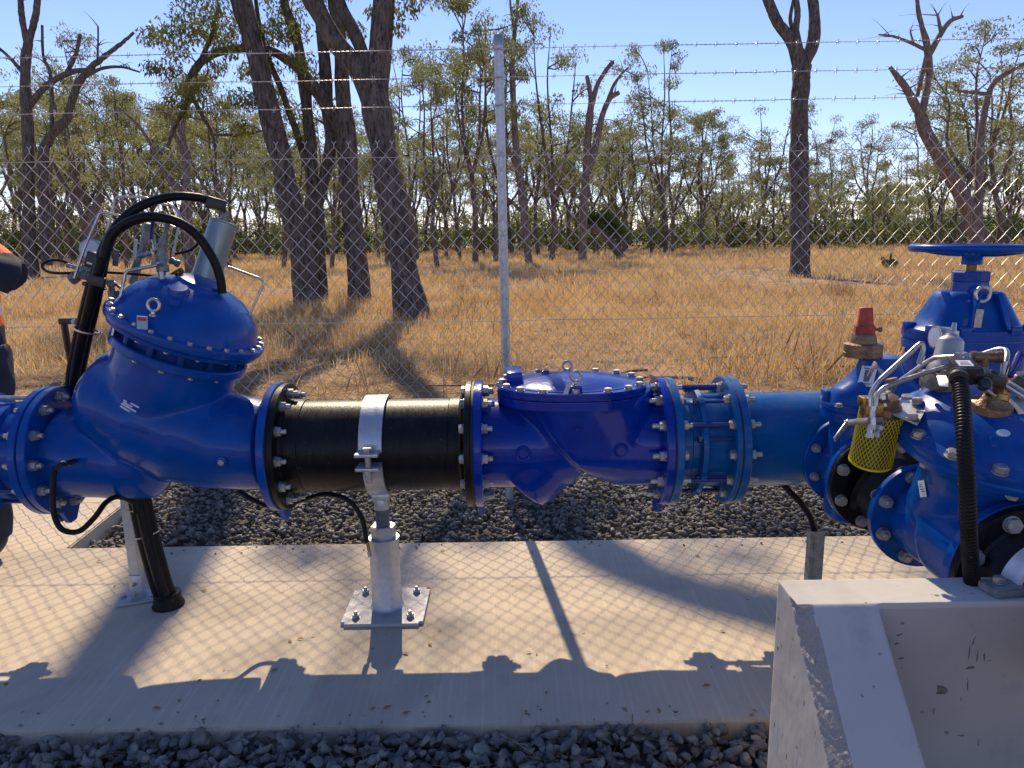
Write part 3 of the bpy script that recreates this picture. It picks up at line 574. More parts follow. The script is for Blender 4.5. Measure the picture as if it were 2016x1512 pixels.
# ------------------------------------------------------------------ chain link fence
FY = 4.1
fence = thing('chain_link_fence', 'galvanised chain link fence topped with three barbed wires', 'fence', (0, FY, GZ))
pw, ph = .0385, .042; zt = 1.93; zb = .06; nseg = int((zt-zb)/ph); bm = bmesh.new()
pts = []
for k in range(nseg+1):
    x = 0 if k % 2 else pw; z = zt-k*ph; s = 1 if k % 2 else -1
    xi = .006 if k % 2 else pw-.006
    pts += [Vector((xi, -s*.0034, z+.0066)), Vector((x+(.0005 if k % 2 else -.0005), 0, z)), Vector((xi, s*.0034, z-.0066))]
pts = pts[1:]
tube(bm, pts, .00155, 5)
tube(bm, [Vector((pw, 0, zt)), Vector((pw, 0, zt+.016)), Vector((pw-.012, .002, zt+.032))], .00155, 5)
wa = mesh('mesh_wire', bm, wirem, 50)
bm = bmesh.new(); bm.from_mesh(wa); bmesh.ops.transform(bm, matrix=Matrix.Scale(-1, 4, (1, 0, 0)) , verts=bm.verts[:]); bmesh.ops.translate(bm, vec=(pw, 0, 0), verts=bm.verts[:]); bmesh.ops.reverse_faces(bm, faces=bm.faces[:])
wb = mesh('mesh_wire', bm, wirem, 50)
rw = random.Random(2); nx = 190
for k in range(nx):
    x = -nx/2*pw+k*pw; y = FY+.010*noise.noise(Vector((x*.8, 0, 0)))-.004
    link('mesh_wire', wa if k % 2 == 0 else wb, None, fence, T((x, y, .010*noise.noise(Vector((x*.9, 3, 0))))))
def strand(zc, sag, r, name, barbs=False, x0=-3.7, x1=3.7, tilt=0, tw=True):
    bm = bmesh.new(); pts = []; n = 60
    def pos(x): return Vector((x, FY-.006, zc+tilt*x-sag*(1-(x/3.7)**2)+.004*noise.noise(Vector((x*2, zc, 0)))))
    if barbs:
        for ph_ in (0, pi): tube(bm, [pos(x)+Vector((0, cos(x*130+ph_), sin(x*130+ph_)))*.0016 for x in np.linspace(x0, x1, 700)], .00125, 4)
        x = x0+.06
        while x < x1:
            p = pos(x)
            for s in (1, -1):
                a = rw.uniform(.6, 1.2)*s; d = Vector((.25*s, cos(a)*.5, sin(a))).normalized()*.016
                tube(bm, [p-d+Vector((.004*s, 0, 0)), p+d+Vector((.004*s, 0, 0))], .0012, 4)
            tube(bm, [p+Vector((dx, cos(dx*900)*.003, sin(dx*900)*.003)) for dx in np.linspace(-.007, .007, 12)], .0013, 4)
            x += .105
    else: tube(bm, [pos(x) for x in np.linspace(x0, x1, n)], r, 6)
    part(name, bm, wirem, fence, 50)
zz = [PY(1250, y, FY).z for y in (92, 148, 203)]
for z in zz: strand(z, .0, .002, 'barbed_wire', True, tilt=.003)
strand(1.885, .012, .002, 'line_wire'); strand(1.005, .012, .0019, 'line_wire'); strand(.075, .0, .0019, 'line_wire')
ptop, pbot = PY(981, 72, FY+.03), PY(1003, 985, FY+.03); pbot.z = GZ-.05
bm = bmesh.new(); ax = (ptop-pbot); L = ax.length; Fm = frame(pbot, ax)
lathe(bm, [(0, .0245), (L, .0245)], Fm, 28); po = part('post', bm, galv, fence)
bm = bmesh.new(); lathe(bm, [(L-.045, .0262), (L-.002, .0262), (L+.008, .022), (L+.012, .008), (L+.0125, 0)], Fm, 28); part('post_cap', bm, alu, fence)
for z in zz+[1.885, 1.45, 1.005, .55, .075]:
    bm = bmesh.new(); c = pbot+ax*((z-pbot.z)/ax.z)
    ring(bm, [(-.0017, .0245), (-.0017, .028), (.0017, .028), (.0017, .0245)], frame(c, ax), 20); tube(bm, [c+Vector((-.02, -.02, 0)), c+Vector((0, -.034, .004)), c+Vector((.02, -.02, .008))], .0015, 5); part('wire_tie', bm, wirem, fence)

# ------------------------------------------------------------------ left control valve
XI = -1.73      # inlet flange inner face
def foot(bm, x0, x1, R, w_=.05, hgt=.03):
    prism(bm, [(-w_, 0), (w_, 0), (w_*.35, -hgt-.02), (-w_*.35, -hgt-.02)], T((x0, MY, MZ-R+.012)) @ Matrix(((0, 0, 1, 0), (1, 0, 0, 0), (0, 1, 0, 0), (0, 0, 0, 1))), x1-x0, .003)
cv = thing('control_valve', 'large blue control valve with domed bonnet under black hoses, at left', 'valve', (-1.35, MY, 0))
nrm = Vector((.385, -.02, .922)).normalized(); Cc = MX(370, 640)
def cpt(s): return Cc+nrm*s
bm = bmesh.new()
def Q(px, py, dy=0): v = MX(px, py); v.y += dy; return v
tube(bm, [Vector((XI-.02, MY, MZ)), Q(160, 893), Q(215, 896), Q(265, 905), Q(300, 905), Q(325, 898)], [.172, .168, .164, .158, .148, .10], 40)
tube(bm, [Q(170, 783), Q(195, 786), Q(238, 790), Q(300, 812), Q(370, 845), Q(430, 866), Q(510, 875), Q(528, 875)], [.10, .155, .19, .218, .212, .188, .176, .176], 40)
lathe(bm, [(-.40, .18), (-.30, .215), (-.2, .222), (-.10, .222)], frame(Cc, nrm), 48)
tube(bm, [Q(225, 770, .02), Q(290, 760), Q(350, 745)], [.15, .19, .19], 36)
body = link('body', remesh(bm, .0085, 9), blue, cv)
bm = bmesh.new(); ring(bm, [(-.03, .14), (-.03, .242), (-.027, .245), (-.003, .245), (0, .242), (0, .14)], axm(XI), 72); foot(bm, XI-.028, XI-.004, .245, .06, .04); part('inlet_flange', bm, blue, cv)
bm = bmesh.new(); ring(bm, [(0, .12), (0, .242), (.003, .247), (.028, .247), (.031, .243), (.031, .12)], axm(-.914), 72); foot(bm, -.911, -.886, .247, .06, .04); part('outlet_flange', bm, blue, cv)
bolts(cv, None, None, .207, 12, NUT, 'bolt', m4=axm(XI), phase=0, skip=())
# bonnet rings
Fc_ = frame(Cc, nrm) @ Matrix.Scale(.895, 4)
bm = bmesh.new(); lathe(bm, [(-.138, .2), (-.135, .270), (-.13, .274), (-.103, .274), (-.098, .270), (-.097, .2)], Fc_, 72); part('bonnet_flange', bm, blue, cv)
bm = bmesh.new(); lathe(bm, [(-.12, .236), (-.05, .240)], Fc_, 60); part('spacer', bm, mat('recess_shade_blue', (.0, .04, .2), .35, spec=.2), cv)  # body blue darkened: shade of the gap put into spacer and lug colour
bm = bmesh.new(); lathe(bm, [(-.052, .28), (-.048, .300), (-.032, .303), (-.028, .296)], Fc_, 72); part('lower_cover_ring', bm, blue, cv)
bm = bmesh.new(); lathe(bm, [(-.027, .30), (-.024, .316), (-.008, .318), (.004, .316), (.008, .305), (.010, .288), (.03, .279), (.07, .264), (.11, .234), (.145, .192), (.168, .145), (.180, .108), (.186, .094), (.197, .090), (.201, .07), (.201, 0)], Fc_, 80)
cvr = part('cover', bm, blue, cv, 25)
for k in range(14):
    a = 2*pi*k/14; bm = bmesh.new(); box(bm, Fc_ @ Matrix.Rotation(a, 4, 'Z') @ T((.248, 0, -.076)), .034, .026, .05, .006); part('spacer_lug', bm, MATS['recess_shade_blue'], cv)
bolts(cv, None, None, .298, 26, HEADS, 'cover_bolt', m4=Fc_ @ T((0, 0, .0075)))
bolts(cv, None, None, .262, 14, HEADS, 'cover_bolt', m4=Fc_ @ T((0, 0, -.052)) @ Matrix.Rotation(pi, 4, 'X'), phase=.5)
bolts(cv, None, None, .245, 14, HEADS, 'bonnet_bolt', m4=Fc_ @ T((0, 0, -.138)) @ Matrix.Rotation(pi, 4, 'X'), phase=.5)
# raised cover bosses
bm = bmesh.new(); box(bm, Fc_ @ Matrix.Rotation(rad(-28), 4, 'Z') @ T((.252, 0, .062)) @ Matrix.Rotation(rad(30), 4, 'Y'), .06, .05, .05, .006); part('boss', bm, blue, cv)
bm = bmesh.new(); box(bm, Fc_ @ Matrix.Rotation(rad(-100), 4, 'Z') @ T((.17, 0, .115)) @ Matrix.Rotation(rad(32), 4, 'Y'), .05, .05, .03, .006); part('boss', bm, blue, cv)
# indicator cylinder
ia, ib = P(404, 552, 2.84), P(440, 440, 2.84); Fi = frame(ia, ib-ia); L = (ib-ia).length
bm = bmesh.new(); lathe(bm, [(-.03, .075), (0, .060), (.006, .052)], Fi, 36); part('indicator_neck', bm, blue, cv)
bm = bmesh.new(); lathe(bm, [(0, .052), (.008, .054), (.01, .052), (L, .052), (L+.002, .054), (L+.006, .054), (L+.008, .045)], Fi, 40); part('indicator_cylinder', bm, alu, cv)
bm = bmesh.new(); lathe(bm, [(L+.006, .03), (L+.012, .03), (L+.012, .014), (L+.05, .014)], Fi, 20); part('indicator_stem', bm, castgrey, cv)
# eyebolts
def eye(parent, c, R=.021, r=.005, rotz=0, tilt=0, base=True):
    bm = bmesh.new(); Mx = T(c) @ Matrix.Rotation(rotz, 4, 'Z') @ Matrix.Rotation(tilt, 4, 'Y')
    tube(bm, [Mx @ Vector((R*cos(a), 0, R+r+.012+R*sin(a))) for a in np.linspace(0, 2*pi, 28)[:-1]], r, 10, closed=True)
    if base: lathe(bm, [(0, .013), (.006, .013), (.009, .008), (.016, .007)], Mx, 16)
    return part('eyebolt', bm, stain, parent)
# maker mark: slanted white bars, on the body front
dg = bpy.context.evaluated_depsgraph_get(); dg.update()
def oncast(o, px, py):
    d = ray(px, py).normalized(); ok, loc, n, i = o.ray_cast(CAM, d); return (loc, n) if ok else (P(px, py, 2.6), Vector((0, -1, 0)))
def decal(o, px, py, w_, h_, m, parent, name='print', rot=0, th=.0012, skew=0, lift=.0006, label=None, rnd=0):
    loc, n = oncast(o, px, py); Mx = frame(loc+n*lift, n); up = Vector((0, 0, 1)); y = (up-n*up.dot(n)).normalized(); x = y.cross(n)
    Mx = Matrix((x, y, n)).transposed().to_4x4(); Mx.translation = loc+n*lift
    bm = bmesh.new()
    if rnd: prism(bm, [(w_*.5*cos(a), h_*.5*sin(a)) for a in np.linspace(0, 2*pi, 25)[:-1]], Mx @ Matrix.Rotation(rot, 4, 'Z'), th)
    else: prism(bm, [(-w_/2, -h_/2), (w_/2, -h_/2), (w_/2+skew, h_/2), (-w_/2+skew, h_/2)], Mx @ Matrix.Rotation(rot, 4, 'Z'), th)
    return part(name, bm, m, parent, 0, label=label)
for px, py, w_ in ((246, 789, 8), (265, 797.5, 18), (251, 796, 20), (253, 802, 33), (246, 804.5, 22)):
    decal(body, px, py, w_*.0019, .0062, washed, body, 'logo_bar', rad(-27), skew=.003)
for k in range(13):     # raised foundry characters, worn beyond reading
    decal(body, 236+k*4.4, 838+k*1.1+(k*k)*.012, .003+.003*(k % 3 == 0), .011, blue, body, 'cast_character', rad(-14+20*((k*7) % 3-1)), th=.003, lift=-.001)
def vtext(txt, size, Mx, m, parent, ext=.0015, name='lettering'):
    cu = bpy.data.curves.new('t', 'FONT'); cu.body = txt; cu.size = size; cu.extrude = ext; cu.align_x = 'CENTER'; cu.align_y = 'CENTER'
    o = bpy.data.objects.new('t', cu); COL.objects.link(o); g = bpy.context.evaluated_depsgraph_get(); g.update(); me = bpy.data.meshes.new_from_object(o.evaluated_get(g)); bpy.data.objects.remove(o)
    me.materials.clear(); me.materials.append(m); return link(name, me, None, parent, Mx)
def surfM(o, px, py, rot=0, lift=0):
    loc, n = oncast(o, px, py); up = Vector((0, 0, 1)); y = (up-n*up.dot(n)).normalized(); x = y.cross(n)
    Mx = Matrix((x, y, n)).transposed().to_4x4(); Mx.translation = loc+n*lift; return Mx @ Matrix.Rotation(rot, 4, 'Z')
e_, en_ = oncast(cvr, 300, 622); eye(cv, e_+en_*-.004, .02, .0062, 0, rad(10))
tp_ = e_+Vector((-.015, -.02, .012))
# tag hanging from the eyebolt, with its red band
tg = T(tp_+Vector((-.002, -.02, -.03))) @ Matrix.Rotation(rad(6), 4, 'Y')
bm = bmesh.new(); box(bm, tg, .036, .002, .045); tgo = part('tag', bm, mat('tag_blue_white', (.25, .42, .62), .5), cv)
bm = bmesh.new(); box(bm, tg @ T((0, -.0015, .012)), .03, .001, .012); part('tag_print', bm, redp, tgo)
bm = bmesh.new(); box(bm, tg @ T((0, -.0015, .0215)), .034, .001, .003); part('tag_print', bm, white, tgo)
for px, py, r_ in ((352, 572, .034), (345, 600, .02)):
    loc, n = oncast(cvr, px, py); bm = bmesh.new(); lathe(bm, [(-.02, r_*1.25), (.004, r_), (.012, r_*.9), (.013, 0)], frame(loc, n+Vector((0, 0, .5))), 24); part('boss', bm, blue, cv)
# plug bosses on the body
for px, py in ((437, 908),):
    loc, n = oncast(body, px, py); bm = bmesh.new(); lathe(bm, [(-.01, .022), (.008, .019), (.01, .015)], frame(loc, n), 24); part('boss', bm, blue, cv)
    bm = bmesh.new(); prism(bm, hexp(.012), frame(loc+n*.009, n), .008, .001); part('plug', bm, zinc, cv)
# ---- stainless pilot tubing
def pipe(parent, pts, r=.005, name='tube', m=stain, rad_=.022, t=2.75):
    bm = bmesh.new(); tube(bm, rounded([P(q[0], q[1], q[2] if len(q) > 2 else t) for q in pts], rad_), r, 10); return part(name, bm, m, parent, 60)
def fitting(parent, a, b, r=.011, m=stain, name='fitting', hexa=True, rings=True):
    a, b = P(*a), P(*b); Fm = frame(a, b-a); L = (b-a).length; bm = bmesh.new()
    if hexa: prism(bm, hexp(r*1.1), Fm, L*.36, .001); prism(bm, hexp(r*1.1), Fm @ T((0, 0, L*.64)), L*.36, .001)
    lathe(bm, [(L*.1, r*.8), (L*.9, r*.8)], Fm, 18); return part(name, bm, m, parent)
pipe(cv, [(146, 548), (165, 492), (196, 420), (206, 418), (238, 425), (248, 436)], .0052, t=2.7)
pipe(cv, [(200, 500), (226, 392), (232, 387), (286, 388), (300, 396), (330, 404)], .005, t=2.95)
pipe(cv, [(325, 398), (340, 405), (355, 425), (350, 455), (340, 505)], .0055, t=2.98)
pipe(cv, [(265, 432), (325, 440), (345, 448)], .005, t=3.0)
pipe(cv, [(221, 665), (234, 600), (246, 540), (252, 533), (310, 522)], .0062, t=2.62)
pipe(cv, [(440, 522), (455, 527), (512, 548), (520, 556), (485, 634)], .0046, t=2.8)
pipe(cv, [(206, 536), (270, 540), (330, 546), (345, 535), (355, 530)], .005, 'hose', rubber, t=2.8)
pipe(cv, [(200, 560), (222, 553), (235, 566), (250, 572)], .006, t=2.75)
bm = bmesh.new(); tube(bm, spline([P(148, 524, 2.8), P(120, 513, 2.8), P(95, 514, 2.8), P(83, 524, 2.8), P(95, 535, 2.78), P(120, 538, 2.76), P(150, 537, 2.76)], 6), .0055, 8); part('hose', bm, rubber, cv)
bm = bmesh.new(); tube(bm, spline([P(345, 500, 2.95), P(375, 492, 2.95), P(392, 475, 2.95), P(395, 455, 2.95)], 6), .0055, 8); part('hose', bm, rubber, cv)
for a, b, r_, m_ in (((300, 520, 2.64), (325, 517, 2.64), .012, stain), ((318, 500, 2.66), (321, 535, 2.66), .02, castgrey), ((318, 535, 2.66), (320, 556, 2.66), .013, stain), ((336, 512, 2.7), (352, 520, 2.7), .013, castgrey),
    ((322, 470, 2.75), (318, 500, 2.75), .015, castgrey), ((330, 440, 2.75), (324, 470, 2.75), .010, castgrey), ((265, 530, 2.85), (285, 480, 2.85), .014, castgrey), ((285, 480, 2.85), (292, 442, 2.85), .018, castgrey), ((262, 560, 2.85), (268, 530, 2.85), .017, castgrey),
    ((140, 552, 2.74), (170, 530, 2.74), .02, castgrey), ((160, 540, 2.74), (200, 548, 2.74), .018, castgrey), ((132, 522, 2.78), (150, 527, 2.78), .009, stain), ((345, 540, 2.7), (360, 532, 2.7), .011, brass),
    ((218, 552, 2.75), (222, 585, 2.75), .014, castgrey), ((228, 580, 2.72), (255, 573, 2.72), .012, stain), ((273, 505, 2.8), (300, 498, 2.8), .010, stain), ((300, 462, 2.8), (306, 492, 2.8), .009, stain)):
    fitting(cv, a, b, r_, m_)
bm = bmesh.new(); lathe(bm, [(-.03, .0), (-.03, .038), (-.026, .041), (.022, .041), (.026, .036), (.026, 0)], frame(P(182, 492, 2.82), Vector((.25, -1, .1))), 32); g = part('pressure_gauge', bm, mat('gauge_grey', (.30, .36, .42), .35, .3), cv)
bm = bmesh.new(); lathe(bm, [(.0265, .032), (.0275, .0)], frame(P(182, 492, 2.82), Vector((.25, -1, .1))), 24); part('dial', bm, washed, g)
for k, (px, py, w_, h_, m_) in enumerate(((266, 490, .013, .07, washed), (228, 508, .02, .06, greyp), (300, 450, .012, .08, handleblue))):
    bm = bmesh.new(); box(bm, T(P(px, py, 2.74)) @ Matrix.Rotation(rad(12), 4, 'Y'), w_, .004, h_, .001); part('tag' if k < 2 else 'ball_valve_handle', bm, m_, cv)
# solenoid and bracket at the hose bundle
bm = bmesh.new(); box(bm, T(P(187, 512, 2.72)) @ Matrix.Rotation(rad(20), 4, 'Y'), .05, .045, .06, .006); part('solenoid', bm, plastic, cv)
bm = bmesh.new(); box(bm, T(P(181, 520, 2.68)) @ Matrix.Rotation(rad(20), 4, 'Y'), .036, .003, .006); part('label_strip', bm, white, cv)
# drain hose from the body to the bundle under the valve
loc, n_ = oncast(body, 128, 912)
e0 = P(128, 912, 2.66)
bm = bmesh.new(); tube(bm, rounded([e0+Vector((.02, .03, 0)), P(118, 916, 2.6), P(106, 925, 2.6)], .015), .009, 10); part('elbow_fitting', bm, blackg, cv)
fitting(cv, (124, 912, 2.62), (140, 911, 2.68), .010, stain)
bm = bmesh.new(); tube(bm, spline([P(108, 918, 2.6), P(104, 960, 2.6), P(106, 1010, 2.6), P(122, 1042, 2.6), P(155, 1046, 2.62), P(185, 1020, 2.66), P(210, 988, 2.72), P(235, 978, 2.78), P(262, 990, 2.84), P(268, 1010, 2.86)], 8), .0098, 12)
tag(part('drain_hose', bm, rubber), 'black drain hose looping below the inlet of the left control valve', 'hose')

# ---- joint at the far left
lj = thing('flange_adaptor', 'blue flanged pipe coupling cut off by the left picture edge', 'pipe coupling', (-2.1, MY, 0))
bm = bmesh.new(); ring(bm, [(-.03, .14), (-.03, .243), (-.027, .246), (-.002, .246), (0, .243), (0, .14)], axm(XI-.034), 72); foot(bm, XI-.062, XI-.038, .246, .055, .035); part('flange', bm, blue, lj)
bm = bmesh.new(); lathe(bm, [(-.65, .165), (-.16, .165), (-.15, .185), (-.10, .19), (-.09, .172), (0, .172)], axm(XI-.06), 56); part('barrel', bm, blue, lj)
bm = bmesh.new(); lathe(bm, [(-.24, .17), (-.235, .225), (-.215, .228), (-.205, .19), (-.19, .18)], axm(XI-.06), 56); part('gland_ring', bm, blue, lj)
for k in range(12):
    a = 2*pi*(k+.0)/12; y, z = MY+.207*sin(a), MZ+.207*cos(a)
    link('nut', NUT, None, lj, T((XI-.065, y, z)) @ XN)
    if k % 2 == 0: bm = bmesh.new(); tube(bm, [Vector((XI-.06, y, z)), Vector((XI-.36, y, z))], .0085, 10); part('tie_rod', bm, rodblue if k else zinc, lj)
bm = bmesh.new(); lathe(bm, [(-.5, .245), (-.47, .245)], axm(XI-.2), 56); part('far_flange', bm, blue, lj)

# ------------------------------------------------------------------ black pipe spool
sp = thing('pipe_spool', 'black coated flanged pipe spool between the left control valve and check valve', 'pipe', (-.52, MY, 0))
bm = bmesh.new(); lathe(bm, [(-.86, .19), (-.845, .182), (-.79, .1795), (-.787, .176), (-.24, .176), (-.237, .1795), (-.2, .182), (-.19, .188)], T((0, MY, MZ)) @ XA, 96); part('pipe', bm, black, sp, 25)
bm = bmesh.new(); ring(bm, [(0, .15), (0, .24), (.003, .243), (.021, .243), (.024, .24), (.024, .15)], axm(-.878), 80); part('flange', bm, black, sp)
bm = bmesh.new(); ring(bm, [(0, .15), (0, .24), (.003, .243), (.021, .243), (.024, .24), (.024, .15)], axm(-.176), 80); part('flange', bm, black, sp)
bm = bmesh.new(); lathe(bm, [(-.0052, .238), (.0, .238)], axm(-.878), 60); part('gasket', bm, blackg, sp); bm = bmesh.new(); lathe(bm, [(0, .238), (.0095, .238)], axm(-.1525), 60); part('gasket', bm, blackg, sp)
bolts(sp, None, None, .207, 12, NUT, 'bolt', m4=axm(-.854)); bolts(sp, None, None, .207, 12, HEAD, 'bolt', m4=axm(-.176, -1))

# ------------------------------------------------------------------ pipe support with clamp
ps = thing('pipe_support', 'galvanised adjustable pipe stand clamped round the black pipe spool', 'pipe stand', (-.51, MY-.03, 0))
SX, SY = -.512, 2.727
bm = bmesh.new(); poly = [(-.158, -.148), (.158, -.148), (.158, .148), (-.158, .148)]
b2 = bmesh.new(); vs = [b2.verts.new((x, y, 0)) for x, y in poly]; b2.faces.new(vs); 
r_ = bmesh.ops.extrude_face_region(b2, geom=b2.faces[:]); bmesh.ops.translate(b2, vec=(0, 0, .014), verts=[v for v in r_['geom'] if isinstance(v, bmesh.types.BMVert)])
bmesh.ops.bevel(b2, geom=[e for e in b2.edges if abs(e.verts[0].co.z-e.verts[1].co.z) > .01], offset=.016, segments=5, affect='EDGES')
bmesh.ops.bevel(b2, geom=[e for e in b2.edges if abs(e.verts[0].co.z-e.verts[1].co.z) < .001 and e.calc_face_angle(0) > 1], offset=.0015, segments=1, affect='EDGES')
bmesh.ops.transform(b2, matrix=T((SX, SY, .001)), verts=b2.verts[:]); add(bm, b2); part('base_plate', bm, plate, ps)
for dx, dy in ((-.105, -.1), (.105, -.1), (-.105, .1), (.105, .1)): link('anchor_bolt', NUTM, None, ps, T((SX+dx, SY+dy, .015)))
bm = bmesh.new(); lathe(bm, [(0, .066), (.006, .0605), (.01, .0585), (.278, .0585), (.281, .0605), (.290, .0605), (.290, .045)], T((SX, SY, .015)), 48); part('sleeve', bm, galv, ps, 30)
bm = bmesh.new(); prism(bm, hexp(.050), T((SX, SY, .305)) @ Matrix.Rotation(.35, 4, 'Z'), .05, .003); part('hex_nut', bm, galv, ps)
bm = bmesh.new(); z = .35; prof = [(z, .024)]
for k in range(16): prof += [(z+.0045*k+.001, .0275), (z+.0045*k+.0032, .0235)]
prof += [(z+.075, .0275)]; lathe(bm, prof, T((SX, SY, 0)), 28); part('threaded_rod', bm, galvd, ps, 20)
bm = bmesh.new(); lathe(bm, [(.422, .029), (.44, .030), (.463, .030), (.47, .026)], T((SX, SY, 0)), 28); box(bm, T((SX, SY, .475)), .07, .06, .03, .006); part('saddle_boss', bm, galv, ps)
def band(a0, a1, r0, r1, w_, X, nseg=40):
    bm = bmesh.new(); rs = []
    for k in range(nseg+1):
        a = a0+(a1-a0)*k/nseg; rs.append([bm.verts.new((X+dx, MY+r*cos(a), MZ+r*sin(a))) for dx, r in ((-w_/2, r0), (-w_/2, r1), (w_/2, r1), (w_/2, r0))])
    for a, b in zip(rs, rs[1:]):
        for i in range(4): bm.faces.new((a[i], a[(i+1) % 4], b[(i+1) % 4], b[i]))
    bm.faces.new(rs[0]); bm.faces.new(rs[-1][::-1]); return bm
zc = -.06
bm = band(rad(-12), rad(180-7), .1795, .1925, .084, SX-.005); 
box(bm, T((SX-.008, MY-.212, MZ+.028)), .084, .078, .012, .002); part('upper_clamp', bm, galv, ps)
bm = band(rad(180+6), rad(360-20), .1795, .1925, .072, SX); box(bm, T((SX-.006, MY-.214, MZ-.022)), .084, .084, .012, .002); part('lower_clamp', bm, galv, ps)
link('clamp_bolt', HEAD, None, ps, T((SX-.006, MY-.226, MZ+.0345)) @ Matrix.Scale(1.1, 4))
bm = bmesh.new(); lathe(bm, [(-.078, .0115), (.03, .0115)], T((SX-.006, MY-.226, MZ)), 14); prism(bm, hexp(.021), T((SX-.006, MY-.226, MZ-.046)), .017, .001); part('clamp_nut', bm, zinc, ps)
# hose that arcs down to the support
bm = bmesh.new(); tube(bm, spline([P(470, 966, 2.92), P(500, 985, 2.9), P(540, 998, 2.95), P(590, 986, 2.95), P(640, 973, 2.88), P(685, 985, 2.84), P(712, 1020, 2.84), P(722, 1068, 2.84)], 8), .0098, 12); ho = part('hose', bm, rubber)
tag(ho, 'black hose arching below the black pipe spool down to the pipe stand', 'hose')
bm = bmesh.new(); tube(bm, [P(723, 1068, 2.84), P(727, 1086, 2.84)], .006, 10); part('hose_barb', bm, brass, ho)
bm = bmesh.new(); prism(bm, hexp(.009), frame(P(726, 1086, 2.84), P(729, 1096, 2.84)-P(726, 1086, 2.84)), .02, .001); part('hose_nut', bm, zinc, ho)

# ------------------------------------------------------------------ check valve
lid_z = MX(1124, 796).z+.045
ck = thing('check_valve', 'deep blue swing check valve with flat bolted lid in the middle', 'valve', (.22, MY, 0))
bm = bmesh.new()
lathe(bm, [(-.13, .173), (.02, .172), (.16, .172), (.24, .165)], T((0, MY, MZ)) @ XA, 56)
lathe(bm, [(.41, .172), (.56, .172)], T((0, MY, MZ)) @ XA, 56)
lathe(bm, [(0, .150), (.004, .156), (.03, .158), (.034, .163), (.27, .163)], frame(MX(1016, 936), MX(1150, 812)-MX(1016, 936)), 56)
tube(bm, [Vector((.34, MY, lid_z-.02)), Vector((.36, MY, MZ+.10)), Vector((.40, MY, MZ+.01)), Vector((.46, MY, MZ))], [.196, .19, .18, .173], 48)
b2 = bmesh.new()
def circ(c, ux, uy, rx, ry, n=40): return [b2.verts.new(Vector(c)+Vector(ux)*rx*cos(2*pi*k/n)+Vector(uy)*ry*sin(2*pi*k/n)) for k in range(n)]
lid = MX(1124, 796)+Vector((0, 0, .045)); 
circ(lid+Vector((0, 0, .0)), (1, 0, 0), (0, 1, 0), .262, .215)
circ((.45, MY, MZ), (0, 0, 1), (0, 1, 0), .173, .173); circ((.40, MY, MZ+.004), (0, 0, 1), (0, 1, 0), .174, .184); a_, b_ = MX(1050, 808), MX(1166, 930); circ((a_+b_)/2, (b_-a_).normalized(), (0, 1, 0), (b_-a_).length/2, .198)
bmesh.ops.convex_hull(b2, input=b2.verts[:]); 
for v in [v for v in b2.verts if not v.link_faces]: b2.verts.remove(v)
add(bm, b2)
ckb = link('body', remesh(bm, .0065, 20), blue2, ck)
def dshape(rx, ry, n=64, p=2.35): return [(math.copysign(abs(cos(a))**(2/p), cos(a))*rx, math.copysign(abs(sin(a))**(2/p), sin(a))*ry) for a in np.linspace(0, 2*pi, n+1)[:-1]]
bm = bmesh.new(); prism(bm, dshape(.281, .232), T(lid+Vector((0, 0, -.022))), .034, .004); part('lid_seat', bm, blue2, ck, 30)
lz = lid.z+.0155
bm = bmesh.new(); prism(bm, dshape(.283, .234), T((lid.x, lid.y, lz)), .028, .004); 
lathe(bm, [(.02, .255), (.030, .25), (.031, .235)]+[(.031+.030*(1-(q/.235)**2), q) for q in (.22, .2, .17, .14, .11, .08, .05, .02, 0)], T((lid.x, lid.y, lz)), 60, 1, .82); part('lid', bm, blue2, ck, 30)
bm = bmesh.new(); box(bm, T((lid.x-.215, lid.y+.03, lz+.05)), .06, .15, .05, .006); part('hinge_boss', bm, blue2, ck)
bm = bmesh.new(); box(bm, T((lid.x-.095, lid.y+.05, lz+.05)), .03, .03, .03, .004); part('lid_lug', bm, blue2, ck)
bm = bmesh.new(); box(bm, T((lid.x, lid.y-.19, lz+.04)), .046, .03, .024, .003); part('lid_lug', bm, blue2, ck)
dd = dshape(.262, .212, 16)
for x, y in dd: link('lid_bolt', HEADM, None, ck, T((lid.x+x, lid.y+y, lz+.0275)) @ Matrix.Rotation(rb.uniform(0, 1), 4, 'Z'))
eye(ck, (lid.x+.002, lid.y-.19, lz+.05), .0185, .005); eye(ck, (lid.x-.005, lid.y+.12, lz+.035), .0175, .0048)
bm = bmesh.new(); box(bm, T((lid.x-.035, lid.y-.225, lz+.035)) @ Matrix.Rotation(rad(22), 4, 'Y') @ Matrix.Rotation(rad(-12), 4, 'X'), .016, .0015, .056); part('tag', bm, zinc, ck)
bm = bmesh.new(); ring(bm, [(0, .14), (0, .24), (.004, .244), (.028, .244), (.032, .24), (.032, .14)], axm(-.143), 80); foot(bm, -.138, -.116, .244, .055, .035); part('inlet_flange', bm, blue2, ck)
bm = bmesh.new(); ring(bm, [(0, .14), (0, .24), (.004, .244), (.028, .244), (.032, .24), (.032, .14)], axm(.547), 80); foot(bm, .552, .574, .244, .055, .035); part('outlet_flange', bm, blue2, ck)
bolts(ck, None, None, .207, 12, NUT, 'bolt', m4=axm(-.111)); bolts(ck, None, None, .207, 12, NUTL, 'bolt', m4=axm(.547, -1))
for px, py in ((1030, 893), (1222, 887)):
    loc, n_ = oncast(ckb, px, py); bm = bmesh.new(); ring(bm, [(-.002, .018), (.004, .0235), (.0045, .026), (-.002, .030)], frame(loc, n_), 28); lathe(bm, [(-.004, .017), (.003, .015)], frame(loc, n_), 20); part('boss', bm, blue2, ckb)
